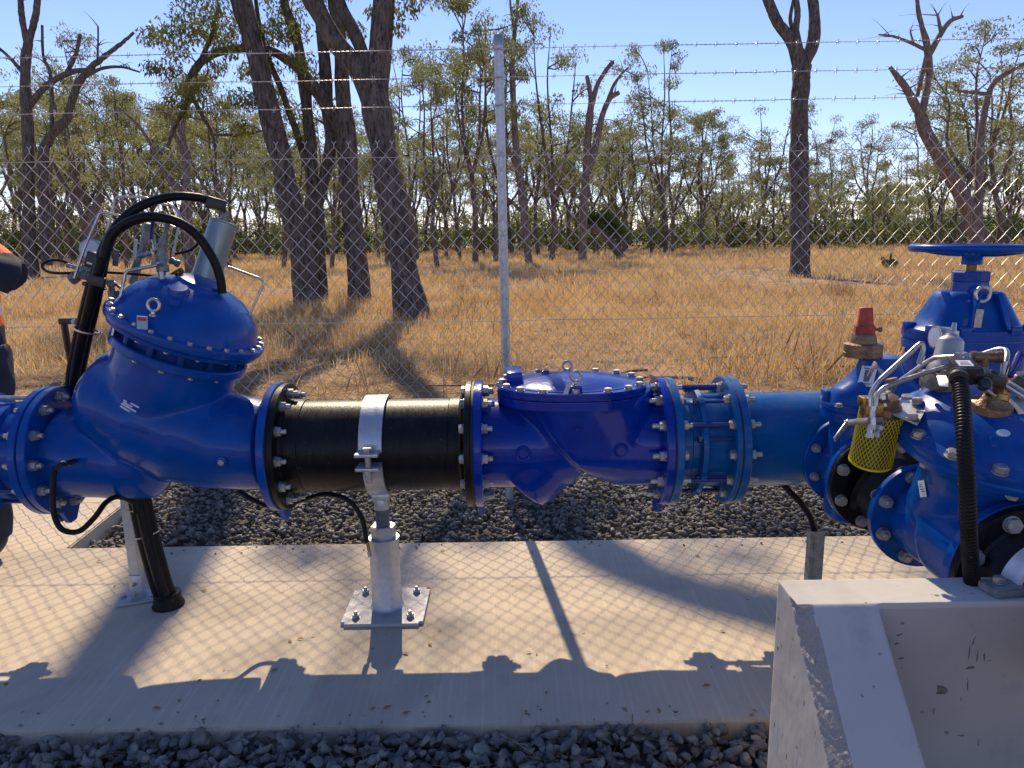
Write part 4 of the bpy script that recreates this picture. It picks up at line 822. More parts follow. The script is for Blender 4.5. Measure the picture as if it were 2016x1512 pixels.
for k in range(9): decal(ckb, 1110+k*5, 819+(k % 2), .003+.003*(k % 3 == 0), .012, blue2, ckb, 'cast_character', rad(18*((k*5) % 3-1)), th=.0025, lift=-.0005)
vtext('PN16', .017, surfM(ckb, 1138, 843, 0, .0012), blue2, ckb, .0012)

# ------------------------------------------------------------------ dismantling joint
dj = thing('dismantling_joint', 'blue dismantling joint with long tie rods right of the check valve', 'pipe joint', (.71, MY, 0))
bm = bmesh.new(); ring(bm, [(0, .14), (0, .24), (.003, .243), (.025, .243), (.028, .24), (.028, .14)], axm(.5835), 80); part('flange', bm, blue3, dj)
bm = bmesh.new(); lathe(bm, [(.60, .172), (.655, .170), (.66, .163), (.70, .163)], T((0, MY, MZ)) @ XA, 56); part('spigot', bm, blue3, dj)
bm = bmesh.new(); lathe(bm, [(.685, .17), (.688, .20), (.705, .203), (.712, .185), (.73, .181), (.80, .178)], T((0, MY, MZ)) @ XA, 56); part('socket', bm, blue3, dj, 25)
bm = bmesh.new(); ring(bm, [(0, .14), (0, .24), (.003, .244), (.017, .244), (.02, .24), (.02, .14)], axm(.797), 80); part('flange', bm, blue3, dj)
bm = bmesh.new(); lathe(bm, [(.8165, .239), (.8215, .239)], T((0, MY, MZ)) @ XA, 60); part('gasket', bm, blackg, dj); bm = bmesh.new(); lathe(bm, [(.5785, .239), (.584, .239)], T((0, MY, MZ)) @ XA, 60); part('gasket', bm, blackg, dj)
for k in range(12):
    a = pi/6*k; y, z = MY-.207*cos(a), MZ+.207*sin(a)
    link('nut', NUT if k % 2 else HEAD, None, dj, T((.6115, y, z)) @ XA); link('nut', HEAD, None, dj, T((.797, y, z)) @ XN)
    if k % 2 == 1: bm = bmesh.new(); tube(bm, [Vector((.62, y, z)), Vector((.80, y, z))], .0092, 10); part('tie_rod', bm, rodblue, dj)
for k in range(8):
    a = 2*pi*(k+.35)/8; y, z = MY-.196*cos(a), MZ+.196*sin(a); bm = bmesh.new(); box(bm, T((.695, y, z)) @ Matrix.Rotation(-a+pi/2, 4, 'X'), .022, .04, .03, .003); part('gland_lug', bm, blue3, dj)
    bm = bmesh.new(); tube(bm, [Vector((.668, y-.0, z)), Vector((.80, y, z))], .0065, 8); prism(bm, hexp(.012), T((.668, y, z)) @ XA, .012); part('gland_stud', bm, rodblue, dj)

# ------------------------------------------------------------------ blue spool and tee
bs = thing('pipe_tee', 'plain mid blue pipe and tee between the dismantling joint and the red capped gate valve', 'pipe', (1.1, MY, 0))
bm = bmesh.new(); lathe(bm, [(.835, .184), (.85, .180), (1.43, .180)], T((0, MY, MZ)) @ XA, 72); part('pipe', bm, blue3, bs)
bm = bmesh.new(); ring(bm, [(0, .14), (0, .24), (.003, .243), (.026, .243), (.029, .24), (.029, .14)], axm(.8215), 80); part('flange', bm, blue3, bs)
bm = bmesh.new(); ring(bm, [(0, .14), (0, .243), (.03, .243), (.03, .14)], axm(1.41), 80); part('flange', bm, blue3, bs)
bolts(bs, None, None, .207, 12, NUTL, 'bolt', m4=axm(.8505))
BX = 1.235; BZ = .67
bm = bmesh.new(); lathe(bm, [(0, .11), (.14, .11)], frame((BX, 2.70, BZ), (0, -1, 0)), 48); part('branch', bm, blue3, bs)

# ------------------------------------------------------------------ gate valve with red cap (on the branch running towards the camera)
def yring(bm, c, y0, th, R, r=.06): ring(bm, [(0, r), (0, R-.003), (.003, R), (th-.003, R), (th, R-.003), (th, r)], frame((c.x, y0, c.z), (0, -1, 0)), 72)
g1 = P(1668, 905, 2.70); g2 = P(1726, 949, 2.50)
gv = thing('gate_valve', 'blue gate valve with red square spindle cap and bronze gland', 'valve', (g1.x, (g1.y+g2.y)/2, 0))
R1 = .166
bm = bmesh.new(); yring(bm, g1, g1.y, .024, R1); part('flange', bm, blue, gv)
bm = bmesh.new(); yring(bm, g2, g2.y+.026, .024, R1); part('flange', bm, blue, gv)
bm = bmesh.new(); yring(bm, g1, g1.y+.003, .006, R1-.002); part('gasket', bm, blackg, gv)
gy = (g1.y+g2.y)/2+.01; gc = P(1699, 800, 2.66); gx = gc.x
stemx = PY(1702, 650, gy).x
bm = bmesh.new()
lathe(bm, [(0, .118), (g1.y-g2.y, .118)], frame((g1.x, g1.y+.0, (g1.z+g2.z)/2), (0, -1, 0)), 48)
bz = PY(1699, 805, gy).z
bm2 = bmesh.new()
prism(bm, dshape(.150, .085, 48, 3.2), T((gx+.004, gy, g2.z-.17)), bz-g2.z+.17, .01)
gvb = link('body', remesh(bm, .006, 5), blue, gv); 
bm = bmesh.new(); prism(bm, dshape(.182, .105, 56, 3.5), T((gx+.006, gy, bz-.032)), .034, .004); part('body_flange', bm, blue, gv, 30)
bm = bmesh.new(); prism(bm, dshape(.184, .107, 56, 3.5), T((gx+.006, gy, bz+.004)), .024, .004)
zb0, zb1 = bz+.02, PY(1699, 702, gy).z; hh_ = zb1-zb0; prof = [(0, .170, .100), (.25*hh_, .162, .096), (.36*hh_, .140, .090), (.48*hh_, .112, .084), (.60*hh_, .090, .076), (.74*hh_, .075, .068), (.9*hh_, .066, .062), (hh_, .062, .060)]
rs = []
for s, rx, ry in prof: rs.append([bm.verts.new((gx+.002+x, gy+y, zb0+s)) for x, y in dshape(rx, ry, 40, 2.4)])
for a, b in zip(rs, rs[1:]):
    for i in range(40): bm.faces.new((a[i], a[(i+1) % 40], b[(i+1) % 40], b[i]))
bm.faces.new(rs[-1]); bon = part('bonnet', bm, blue, gv, 40)
bm = bmesh.new(); box(bm, T((gx-.058, gy-.02, zb0+.10)), .02, .03, .12, .006); part('bonnet_rib', bm, blue, gv)
bm = bmesh.new(); box(bm, T((gx-.16, gy+.03, bz+.035)), .03, .05, .06, .006); part('flange_lug', bm, blue, gv)
for dx, dy in ((-.165, -.08), (.15, -.085), (.0, -.095)): link('bonnet_bolt', HEADS, None, gv, T((gx+dx, gy+dy, bz+.028)))
bm = bmesh.new(); lathe(bm, [(0, .060), (.002, .062), (.016, .062), (.017, .0605), (.020, .0605), (.021, .062), (.044, .061), (.047, .052), (.048, .042), (.074, .038), (.080, .034), (.082, .02)], T((stemx, gy, zb1)), 36); part('gland', bm, bronze, gv)
bm = bmesh.new(); lathe(bm, [(.07, .018), (.12, .016)], T((stemx, gy, zb1)), 18); part('spindle', bm, rubber, gv)
cz = PY(1702, 657, gy).z
bm = bmesh.new(); b2 = bmesh.new(); rs = []
for z, a in ((0, .031), (.030, .030), (.0305, .0245), (.036, .0235), (.088, .0195), (.090, .017)):
    rs.append([b2.verts.new((sx*a, sy*a, z)) for sx, sy in ((-1, -1), (1, -1), (1, 1), (-1, 1))])
for a, b in zip(rs, rs[1:]):
    for i in range(4): b2.faces.new((a[i], a[(i+1) % 4], b[(i+1) % 4], b[i]))
b2.faces.new(rs[0][::-1]); b2.faces.new(rs[-1]); bmesh.ops.bevel(b2, geom=b2.edges[:], offset=.0025, segments=2, affect='EDGES'); bmesh.ops.transform(b2, matrix=T((stemx, gy, cz)) @ Matrix.Rotation(rad(-19), 4, 'Z'), verts=b2.verts[:]); add(bm, b2); part('spindle_cap', bm, red, gv)
bm = bmesh.new(); lathe(bm, [(0, .005), (.012, .005), (.012, .009), (.022, .009)], frame((stemx+.03, gy-.01, cz+.016), (1, -.2, 0)), 14); part('cap_screw', bm, bronze, gv)
dg.update()
for (w_, h_, m_, dx, dy, nm) in ((.050, .072, white, -1, 0, 'label'), (.026, .040, greyp, 1, 0, 'label_print'), (.030, .004, greyp, 0, -15, 'label_print'), (.030, .002, greyp, 0, 15, 'label_print'), (.030, .002, greyp, 0, 17.5, 'label_print')):
    decal(bon, 1709+dx, 741+dy, w_, h_, m_, bon, nm, lift=.0026+(.0012 if nm != 'label' else 0), th=.0008)
bolts(gv, None, None, .138, 8, NUTM, 'bolt', m4=frame((g1.x, g1.y-.024, g1.z), (0, -1, 0)), phase=.5)
# black short pipe between the gate valve and the pressure valve
A = P(1812, 1011, 2.33); B = P(2010, 1128, 1.88); RA, RB = .168, .186
bp_ = thing('short_pipe', 'short black flanged pipe joining the red capped valve and the near control valve', 'pipe', (g2.x, g2.y-.1, 0))
bm = bmesh.new(); yring(bm, g2, g2.y+.001, .024, R1-.001); part('flange', bm, black, bp_)
bm = bmesh.new(); p_ = Vector((g2.x, g2.y-.02, g2.z)); q_ = Vector((A.x, A.y+.05, A.z)); tube(bm, [p_, p_.lerp(q_, .1), p_.lerp(q_, .5), q_], [.126, .112, .112, .112], 48); part('pipe', bm, black, bp_)
bolts(bp_, None, None, .139, 8, HEAD, 'bolt', m4=frame((g2.x, g2.y-.0235, g2.z), (0, -1, 0)), phase=.5)

# ------------------------------------------------------------------ near control valve
nv = thing('control_valve', 'blue control valve with pilot tubing and yellow strainer, nearest at right', 'valve', ((A.x+B.x)/2, (A.y+B.y)/2, 0))
Cn = P(1968, 846, 1.98); n2 = Vector((.0, -.27, .962)).normalized(); Fn = frame(Cn, n2)
bm = bmesh.new()
ax_ = Vector((B.x-A.x, B.y-A.y, B.z-A.z))
tube(bm, [A+Vector((0, .02, 0)), A+ax_*.25+Vector((0, 0, -.01)), A+ax_*.5+Vector((.02, 0, -.03))], [.112, .12, .10], 40)
tube(bm, [A+ax_*.28+Vector((0, 0, .02)), A+ax_*.5+Vector((0, 0, .02)), A+ax_*.78, B], [.07, .15, .135, .118], 40)
tube(bm, [A+ax_*.10+Vector((.0, 0, .04)), A+ax_*.42+Vector((0, 0, .08)), Cn-n2*.12], [.08, .145, .16], 40)
lathe(bm, [(-.22, .12), (-.15, .165), (-.09, .175)], Fn, 48)
nvb = link('body', remesh(bm, .006, 32), blue, nv)
bm = bmesh.new(); ring(bm, [(0, .06), (0, RA-.003), (.003, RA), (.023, RA), (.026, RA-.003), (.026, .06)], frame(A, (0, -1, 0)), 72); part('inlet_flange', bm, blue, nv)
bm = bmesh.new(); ring(bm, [(0, .06), (0, RB-.003), (.003, RB), (.027, RB), (.03, RB-.003), (.03, .06)], frame(B+Vector((0, .03, 0)), (0, -1, 0)), 72); part('outlet_flange', bm, blue, nv)
bolts(nv, None, None, .139, 8, m_nut(1.0, .006), 'bolt', m4=frame(A+Vector((0, -.026, 0)), (0, -1, 0)), phase=.5)
bolts(nv, None, None, .139, 8, HEAD, 'bolt', m4=frame(A+Vector((0, .02, 0)), (0, 1, 0)), phase=.5)
bm = bmesh.new(); lathe(bm, [(-.095, .17), (-.09, .205), (-.086, .209), (-.066, .211), (-.062, .207), (-.06, .18)], Fn, 72); part('bonnet_flange', bm, blue, nv)
bm = bmesh.new(); lathe(bm, [(-.065, .20), (-.05, .20)], Fn, 60); part('gasket', bm, blackg, nv)
bm = bmesh.new(); lathe(bm, [(-.052, .235), (-.049, .252), (-.032, .256), (-.028, .253), (-.026, .252), (-.010, .256), (.0, .254), (.004, .244), (.012, .228), (.035, .215), (.06, .19), (.082, .15), (.092, .11), (.097, .06), (.098, 0)], Fn, 88); cov = part('cover', bm, blue, nv, 28)
bolts(nv, None, None, .236, 14, HEAD, 'cover_bolt', m4=Fn @ T((0, 0, .002)), phase=.3)
bolts(nv, None, None, .232, 14, HEADM, 'cover_bolt', m4=Fn @ T((0, 0, -.052)) @ Matrix.Rotation(pi, 4, 'X'), phase=.3)
dg.update()
# cover bosses, plug and labels
loc, n_ = oncast(cov, 1972, 858)
bm = bmesh.new(); box(bm, frame(loc+n_*.000+Vector((0, -.004, -.016)), n_+Vector((0, -.5, -.2))), .055, .03, .018, .004); part('boss', bm, blue, nv)
decal(cov, 1975, 853, .03, .022, washed, cov, 'label', rnd=1)
dg = bpy.context.evaluated_depsgraph_get(); dg.update()
lb = decal(nvb, 1818, 962, .028, .046, white, nvb, 'label', rad(24), lift=.003)
for dx, dy, w_, h_ in ((-4, -8, .019, .002), (-2, -4, .017, .002), (0, 1, .018, .002), (2, 5, .012, .003), (7, 12, .008, .007)): decal(nvb, 1818+dx, 962+dy, w_, h_, greyp, nvb, 'label_print', rad(24), lift=.0046, th=.0005)
# bracket plate joining strainer to cover
q = [P(1748, 792, 2.08), P(1806, 791, 2.05), P(1822, 812, 1.98), P(1806, 838, 1.93), P(1745, 812, 2.0), P(1738, 806, 2.02)]
bm = bmesh.new(); lo = [bm.verts.new(v) for v in q]; hi = [bm.verts.new(v+Vector((0, 0, .006))) for v in q]; bm.faces.new(lo[::-1]); bm.faces.new(hi)
for i in range(6): bm.faces.new((lo[i], lo[(i+1) % 6], hi[(i+1) % 6], hi[i]))
part('bracket_plate', bm, galv, nv, 30)
for px, py, t, me_ in ((1764, 797, 2.05, HEADS), (1760, 811, 2.02, HEADS), (1805, 796, 2.02, HEADM), (1796, 827, 1.95, HEADM)): link('bracket_bolt', me_, None, nv, T(P(px, py, t)+Vector((0, 0, .004))))
# yellow mesh strainer
sa, sb = P(1737, 806, 2.03), P(1714, 905, 2.10); Fs = frame(sa, sb-sa); L = (sb-sa).length; rs_ = .0565
st = bm = bmesh.new(); lathe(bm, [(0, .049), (.01, .052), (L-.002, .052), (L, .047)], Fs, 40); so_ = part('strainer_bowl', bm, olive, nv)
bm = bmesh.new(); nh = 34; pit = .16
for s in (1, -1):
    for k in range(nh):
        pts = []
        for j in range(15):
            z = L*j/14; a = 2*pi*k/nh+s*z/.11; pts.append(Fs @ Vector((rs_*cos(a), rs_*sin(a), z+.004)))
        tube(bm, pts, .00095, 3, cap=False)
ring(bm, [(L, .053), (L, .058), (L+.006, .058), (L+.006, .053)], Fs, 36)
part('mesh_sleeve', bm, yellow, nv)
bm = bmesh.new(); lathe(bm, [(-.042, .03), (-.04, .036), (-.02, .038), (-.016, .048), (0, .05)], Fs, 8); part('strainer_head', bm, bronze, nv, 20)
bm = bmesh.new(); box(bm, T(P(1706, 790, 2.0)), .035, .04, .026, .004); box(bm, T(P(1716, 806, 2.0)), .05, .04, .04, .006); part('strainer_cap', bm, brass, nv)
for a, b, r_, m_ in (((1718, 792, 1.98), (1717, 836, 1.98), .011, stain), ((1716, 836, 1.98), (1711, 862, 1.98), .010, stain), ((1740, 800, 2.0), (1736, 776, 2.0), .013, stain), ((1728, 786, 2.02), (1752, 775, 2.04), .010, stain), ((1757, 752, 2.1), (1745, 790, 2.08), .014, castgrey), ((1754, 745, 2.1), (1758, 760, 2.1), .016, bronze),
    ((1702, 829, 1.98), (1735, 828, 1.99), .010, stain), ((1733, 838, 2.0), (1722, 860, 2.0), .012, zinc), ((1722, 718, 2.15), (1738, 736, 2.12), .006, stain), ((1882, 704, 1.9), (1903, 702, 1.9), .0125, stain), ((1900, 702, 1.9), (1914, 702, 1.9), .009, stain)): fitting(nv, a, b, r_, m_)
def lever(pts, w_, th, m, t, name='lever'):
    bm = bmesh.new(); P_ = [P(a, b, t+(c if True else 0)) for a, b, c in pts]
    for a, b in zip(P_, P_[1:]):
        d = (b-a); Mx = frame((a+b)/2, d); box(bm, Mx, w_, th, d.length+th, min(th, w_)*.3)
    return part(name, bm, m, nv)
lever([(1702, 828, 0), (1668, 833, 0), (1646, 862, -.02)], .004, .016, stain, 1.97); lever([(1712, 738, 0), (1722, 717, 0)], .003, .014, stain, 2.12)
TT = 1.97
pipe(nv, [(1714, 800), (1713, 778), (1728, 752), (1803, 684), (1815, 674), (1818, 688), (1809, 716)], .0068, t=TT, rad_=.03)
pipe(nv, [(1724, 800), (1726, 778), (1738, 764), (1790, 744), (1862, 722)], .0062, t=1.95, rad_=.03)
pipe(nv, [(1772, 750, 2.05), (1822, 714, 2.0), (1840, 704, 1.98), (1886, 702, 1.92)], .0062, t=1.95, rad_=.04)
pipe(nv, [(1928, 699, 2.0), (1965, 687, 1.98), (1981, 688, 1.95), (1983, 700, 1.92), (1977, 730, 1.9)], .0065, t=1.95, rad_=.03)
pipe(nv, [(1979, 712, 1.9), (1976, 738, 1.9)], .010, t=1.9)
pipe(nv, [(1818, 700, 2.02), (1808, 725, 2.02), (1815, 745, 2.02)], .006, t=2)
# bronze tee
bm = bmesh.new(); a, b = P(1912, 703, 1.9), P(1970, 703, 1.9); Fm = frame(a, b-a); L = (b-a).length
lathe(bm, [(0, .013), (.001, .0155), (.012, .0155), (.013, .0135), (L-.013, .0135), (L-.012, .0155), (L, .0155)], Fm, 24); c = P(1938, 722, 1.9); lathe(bm, [(0, .0135), (.035, .0135), (.035, .016), (.046, .016)], frame((a+b)/2-Vector((.006, 0, 0)), (0, 0, -1)), 22); part('tee_fitting', bm, bronze, nv)
# pilot valve canister
pa, pb = P(1862, 722, 2.03), P(1873, 668, 2.03); Fm = frame(pa, pb-pa); L = (pb-pa).length
bm = bmesh.new(); lathe(bm, [(-.01, .04), (0, .043), (.006, .041), (.02, .036), (L-.008, .033), (L-.002, .031), (L+.004, .024), (L+.008, .018), (L+.014, .016)], Fm, 36); part('pilot_canister', bm, mat('canister_grey', (.42, .41, .39), .38, .6), nv)
bm = bmesh.new(); prism(bm, hexp(.016), Fm @ T((0, 0, L+.012)), .012, .001); lathe(bm, [(L+.02, .009), (L+.032, .007), (L+.046, .006)], Fm, 14); part('adjusting_screw', bm, stain, nv)
bm = bmesh.new(); box(bm, T(P(1858, 748, 2.03)), .10, .08, .05, .01); lathe(bm, [(0, .05), (.02, .046), (.03, .04)], frame(P(1860, 738, 2.03), pb-pa), 30); lathe(bm, [(0, .028), (.09, .036)], frame(P(1862, 790, 2.03), (0, 0, 1)), 24); part('pilot_body', bm, castgrey, nv)
for dx in (-26, 0, 26): link('pilot_bolt', HEADS, None, nv, T(P(1860+dx, 736, 1.99)))
# gauge
gcn = P(1853, 664, 2.12); gd = Vector((-.97, -.05, .05)); bm = bmesh.new(); lathe(bm, [(-.03, 0), (-.03, .029), (0, .0305), (.012, .0305), (.013, .033), (.019, .033), (.02, .028)], frame(gcn, gd), 36); gg = part('pressure_gauge', bm, stain, nv)
bm = bmesh.new(); lathe(bm, [(.0205, .0275), (.0215, 0)], frame(gcn, gd), 28); part('dial', bm, washed, gg); bm = bmesh.new(); lathe(bm, [(0, .007), (.075, .008)], frame(gcn+Vector((0, 0, -.03)), (-.06, -.1, -1)), 12); part('gauge_stem', bm, bronze, nv)
bm = bmesh.new(); box(bm, frame(gcn+Vector((.014, -.028, 0)), Vector((-.86, -.5, .05))), .003, .036, .024); 
# junction box with label and gland
jb = P(1893, 733, 1.84); Mj = T(jb) @ Matrix.Rotation(rad(-6), 4, 'Z') @ Matrix.Rotation(rad(22), 4, 'X')
bm = bmesh.new(); box(bm, Mj, .052, .05, .046, .004); box(bm, Mj @ T((.046, .0, -.01)), .045, .04, .03, .004); box(bm, Mj @ T((.0, .0, .024)), .056, .054, .004, .001); jbo = part('junction_box', bm, plastic, nv)
bm = bmesh.new(); box(bm, Mj @ T((0, 0, .0268)), .034, .026, .0012); part('label', bm, white, jbo)
for i_ in range(3): bm = bmesh.new(); box(bm, Mj @ T((0, -.007+.006*i_, .0276)), .026-.004*i_, .0018, .0006); part('label_print', bm, greyp, jbo)
bm = bmesh.new(); q = [P(1845, 742, 1.9), P(1870, 742, 1.87), P(1868, 762, 1.85), P(1850, 760, 1.87)]; v_ = [bm.verts.new(x) for x in q]+[bm.verts.new(x+Vector((0, .004, .003))) for x in q]; bm.faces.new(v_[:4]); bm.faces.new(v_[4:][::-1])
for i in range(4): bm.faces.new((v_[i], v_[(i+1) % 4], v_[4+(i+1) % 4], v_[4+i]))
part('cover_flap', bm, stain, nv, 20)
for px, py, t in ((1935, 757, 1.82), (1950, 742, 1.86), (1921, 735, 1.83)):
    bm = bmesh.new(); lathe(bm, [(0, .017), (.012, .017), (.018, .012), (.02, 0)], frame(P(px, py, t), (-.2, -1, .5)), 18); part('terminal_knob', bm, plastic, nv)
bm = bmesh.new(); box(bm, T(P(1945, 745, 1.86)) @ Matrix.Rotation(rad(15), 4, 'Y'), .07, .05, .03, .006); part('solenoid', bm, plastic, nv)
# brass dome and fitting at right
Fd = Fn @ T((.0, 0, .0)); dc = P(1952, 797, 1.9); bm = bmesh.new(); lathe(bm, [(-.02, .052), (.0, .05), (.006, .048), (.012, .036), (.022, .03), (.03, .024)], frame(dc, n2), 36); part('brass_seat', bm, bronze, nv)
bm = bmesh.new(); a = P(1968, 780, 1.88); b = P(1977, 738, 1.88); Fm = frame(a, b-a); lathe(bm, [(-.01, .022), (.004, .022), (.006, .018), (.02, .018), (.024, .014), (.055, .010)], Fm, 24); prism(bm, hexp(.021), Fm @ T((0, 0, .006)), .02, .0015); part('brass_fitting', bm, brass, nv)
bm = bmesh.new(); lathe(bm, [(0, .008), (.08, .011)], frame(P(1988, 742, 1.87), P(2012, 692, 1.9)-P(1988, 742, 1.87)), 10, 1, .5); tube(bm, [P(1988, 742, 1.87), P(2000, 717, 1.885), P(2010, 694, 1.9)], [.006, .009, .008], 10); part('ball_valve_handle', bm, handleblue, nv)
bm = bmesh.new(); tube(bm, [P(1978, 760, 1.86), P(2030, 792, 1.86)], .006, 8); tube(bm, [P(1985, 752, 1.9), P(2040, 786, 1.9)], .007, 8); part('bracket_arm', bm, stain, nv)
bm = bmesh.new(); box(bm, T(P(2002, 757, 1.92)) @ Matrix.Rotation(rad(30), 4, 'Y'), .06, .05, .04, .008); box(bm, T(P(2015, 745, 1.98)), .05, .06, .03, .008); part('solenoid', bm, plastic, nv)
bm = bmesh.new(); q = [P(1985, 785, 1.9), P(2035, 783, 1.92), P(2035, 810, 1.86), P(2005, 812, 1.86)]; v_ = [bm.verts.new(x) for x in q]+[bm.verts.new(x+Vector((0, 0, -.005))) for x in q]; bm.faces.new(v_[:4]); bm.faces.new(v_[4:][::-1])
for i in range(4): bm.faces.new((v_[i], v_[(i+1) % 4], v_[4+(i+1) % 4], v_[4+i]))
part('bracket_plate', bm, galv, nv, 20)
bm = bmesh.new(); box(bm, T(P(1950, 775, 1.88)) @ Matrix.Rotation(rad(35), 4, 'Y'), .05, .03, .006, .001); part('valve_key', bm, zinc, nv)
# corrugated conduit
cd_ = thing('conduit', 'black corrugated conduit hanging over the near blue control valve', 'conduit', P(1905, 1000, 1.75))
bm = bmesh.new(); cp = spline([P(1888, 748, 1.80), P(1892, 775, 1.77), P(1897, 830, 1.72), P(1901, 900, 1.69), P(1905, 980, 1.69), P(1908, 1060, 1.72), P(1914, 1150, 1.78), P(1922, 1230, 1.85)], 8); 
L = sum((b-a).length for a, b in zip(cp, cp[1:])); nr = int(L/.0022)
ds = [0]; 
for a, b in zip(cp, cp[1:]): ds.append(ds[-1]+(b-a).length)
pts, rr_ = [], []
for k in range(nr):
    s = L*k/(nr-1); j = max(0, min(len(cp)-2, int(np.searchsorted(ds, s))-1)); f_ = (s-ds[j])/(ds[j+1]-ds[j]); pts.append(cp[j].lerp(cp[j+1], f_)); amp = .0012 if s > .09 else .0017; rr_.append(.0178+amp*sin(k*2*pi/4+.5))
tube(bm, pts, rr_, 16); part('corrugated_tube', bm, rubber, cd_, 70)
bm = bmesh.new(); Fm = frame(P(1886, 740, 1.815), cp[0]-P(1886, 740, 1.83)); prism(bm, hexp(.026), Fm, .012, .002); lathe(bm, [(.01, .022), (.03, .0215)], Fm, 20); part('gland_nut', bm, plastic, cd_)

# ------------------------------------------------------------------ near black pipe on the block
nb = thing('outlet_pipe', 'black flanged pipe leaving the near control valve over the concrete block', 'pipe', (B.x, B.y-.2, 0))
bm = bmesh.new(); ring(bm, [(0, .06), (0, RB-.005), (.003, RB-.002), (.024, RB-.002), (.027, RB-.005), (.027, .06)], frame(B, (0, -1, 0)), 72); part('flange', bm, black, nb)
bm = bmesh.new(); c = B+Vector((0, -.02, 0)); lathe(bm, [(0, .150), (.012, .132), (.05, .118), (.06, .112), (1.3, .112)], frame(c, (0, -1, 0)), 56); part('pipe', bm, black, nb)
bolts(nb, None, None, .155, 8, m_head(1.1), 'bolt', m4=frame(B+Vector((0, -.027, 0)), (0, -1, 0)), phase=.5)

# ------------------------------------------------------------------ handwheel gate valve
hw = thing('gate_valve', 'tall blue gate valve with a handwheel behind the near control valve', 'valve', (1.72, MY, 0))
hx = P(1893, 640, 2.8).x; hz = lambda py: PY(1893, py, MY).z
bm = bmesh.new(); lathe(bm, [(hx-.25, .17), (hx+.25, .17)], T((0, MY, MZ)) @ XA, 48); prism(bm, dshape(.19, .14, 48, 2.8), T((hx, MY, MZ-.22)), hz(672)-MZ+.22, .01); part('body', bm, blue, hw, 40)
for X0 in (hx-.27, hx+.24): bm = bmesh.new(); ring(bm, [(0, .14), (0, .243), (.03, .243), (.03, .14)], axm(X0), 72); part('flange', bm, blue, hw)
bolts(hw, None, None, .207, 12, NUT, 'bolt', m4=axm(hx-.24)); 
bm = bmesh.new(); prism(bm, dshape(.207, .15, 64, 3.0), T((hx, MY, hz(685))), .04, .006); prism(bm, dshape(.196, .142, 64, 3.0), T((hx, MY, hz(735))), .09, .006); part('body_flange', bm, blue, hw, 30)
bm = bmesh.new(); prism(bm, dshape(.209, .152, 64, 3.0), T((hx, MY, hz(664))), .036, .005); rs = []
z0 = hz(646); z1 = hz(572)
for s, rx, ry, p in ((0, .195, .142, 3), (.1, .175, .13, 3), (.45, .145, .12, 3), (.8, .120, .10, 3), (.95, .108, .09, 3), (1, .096, .08, 3)): rs.append([bm.verts.new((hx+x, MY+y, z0+(z1-z0)*s)) for x, y in dshape(rx, ry, 48, p)])
for a, b in zip(rs, rs[1:]):
    for i in range(48): bm.faces.new((a[i], a[(i+1) % 48], b[(i+1) % 48], b[i]))
bm.faces.new(rs[-1]); bn2 = part('bonnet', bm, blue, hw, 40)
for sx_ in (-1, 1):
    bm = bmesh.new(); box(bm, T((hx+sx_*.05, MY-.115, (z0+z1)/2)) @ Matrix.Rotation(rad(-14), 4, 'X') @ Matrix.Rotation(-sx_*rad(12), 4, 'Y'), .018, .05, z1-z0, .006); part('bonnet_rib', bm, blue, hw)
for dx, dy in ((-.175, -.09), (-.085, -.135), (.175, -.1), (.09, -.14), (-.19, .04), (.19, .03)):
    bm = bmesh.new(); box(bm, T((hx+dx, MY+dy, hz(650)+.014)), .04, .035, .034, .006); part('bolt_boss', bm, blue, hw)
bm = bmesh.new(); lathe(bm, [(0, .064), (.035, .062), (.037, .060), (.038, .064), (.07, .064), (.074, .058)], T((hx, MY, hz(573))), 8); part('gland', bm, blue, hw, 20)
bm = bmesh.new(); lathe(bm, [(0, .018), (.06, .016)], T((hx, MY, hz(537))), 18); part('stem', bm, bronze, hw)
bm = bmesh.new(); lathe(bm, [(0, .034), (.002, .036), (.03, .034), (.042, .03)], T((hx, MY, hz(521))), 28); part('wheel_nut', bm, blue, hw)
wz = hz(489); wM = T((hx+.004, MY, wz)) @ Matrix.Rotation(roll*.9, 4, 'Y')
bm = bmesh.new(); tube(bm, [wM @ Vector((.204*cos(a), .204*sin(a), 0)) for a in np.linspace(0, 2*pi, 65)[:-1]], .0148, 14, closed=True); hwl = part('handwheel', bm, blue, hw)
for k in range(5):
    a = 2*pi*k/5+.3; bm = bmesh.new(); tube(bm, spline([wM @ Vector((.02*cos(a), .02*sin(a), -.022)), wM @ Vector((.1*cos(a), .1*sin(a), -.018)), wM @ Vector((.2*cos(a), .2*sin(a), 0))], 5), .0095, 10); part('spoke', bm, blue, hwl)
ec = P(1932, 604, 2.64); eye(hw, ec, .0255, .0068, 0, 0, False)
bm = bmesh.new(); box(bm, T(P(1927, 627, 2.6)) @ Matrix.Rotation(rad(4), 4, 'Y'), .026, .0015, .064); part('tag', bm, zinc, hw)

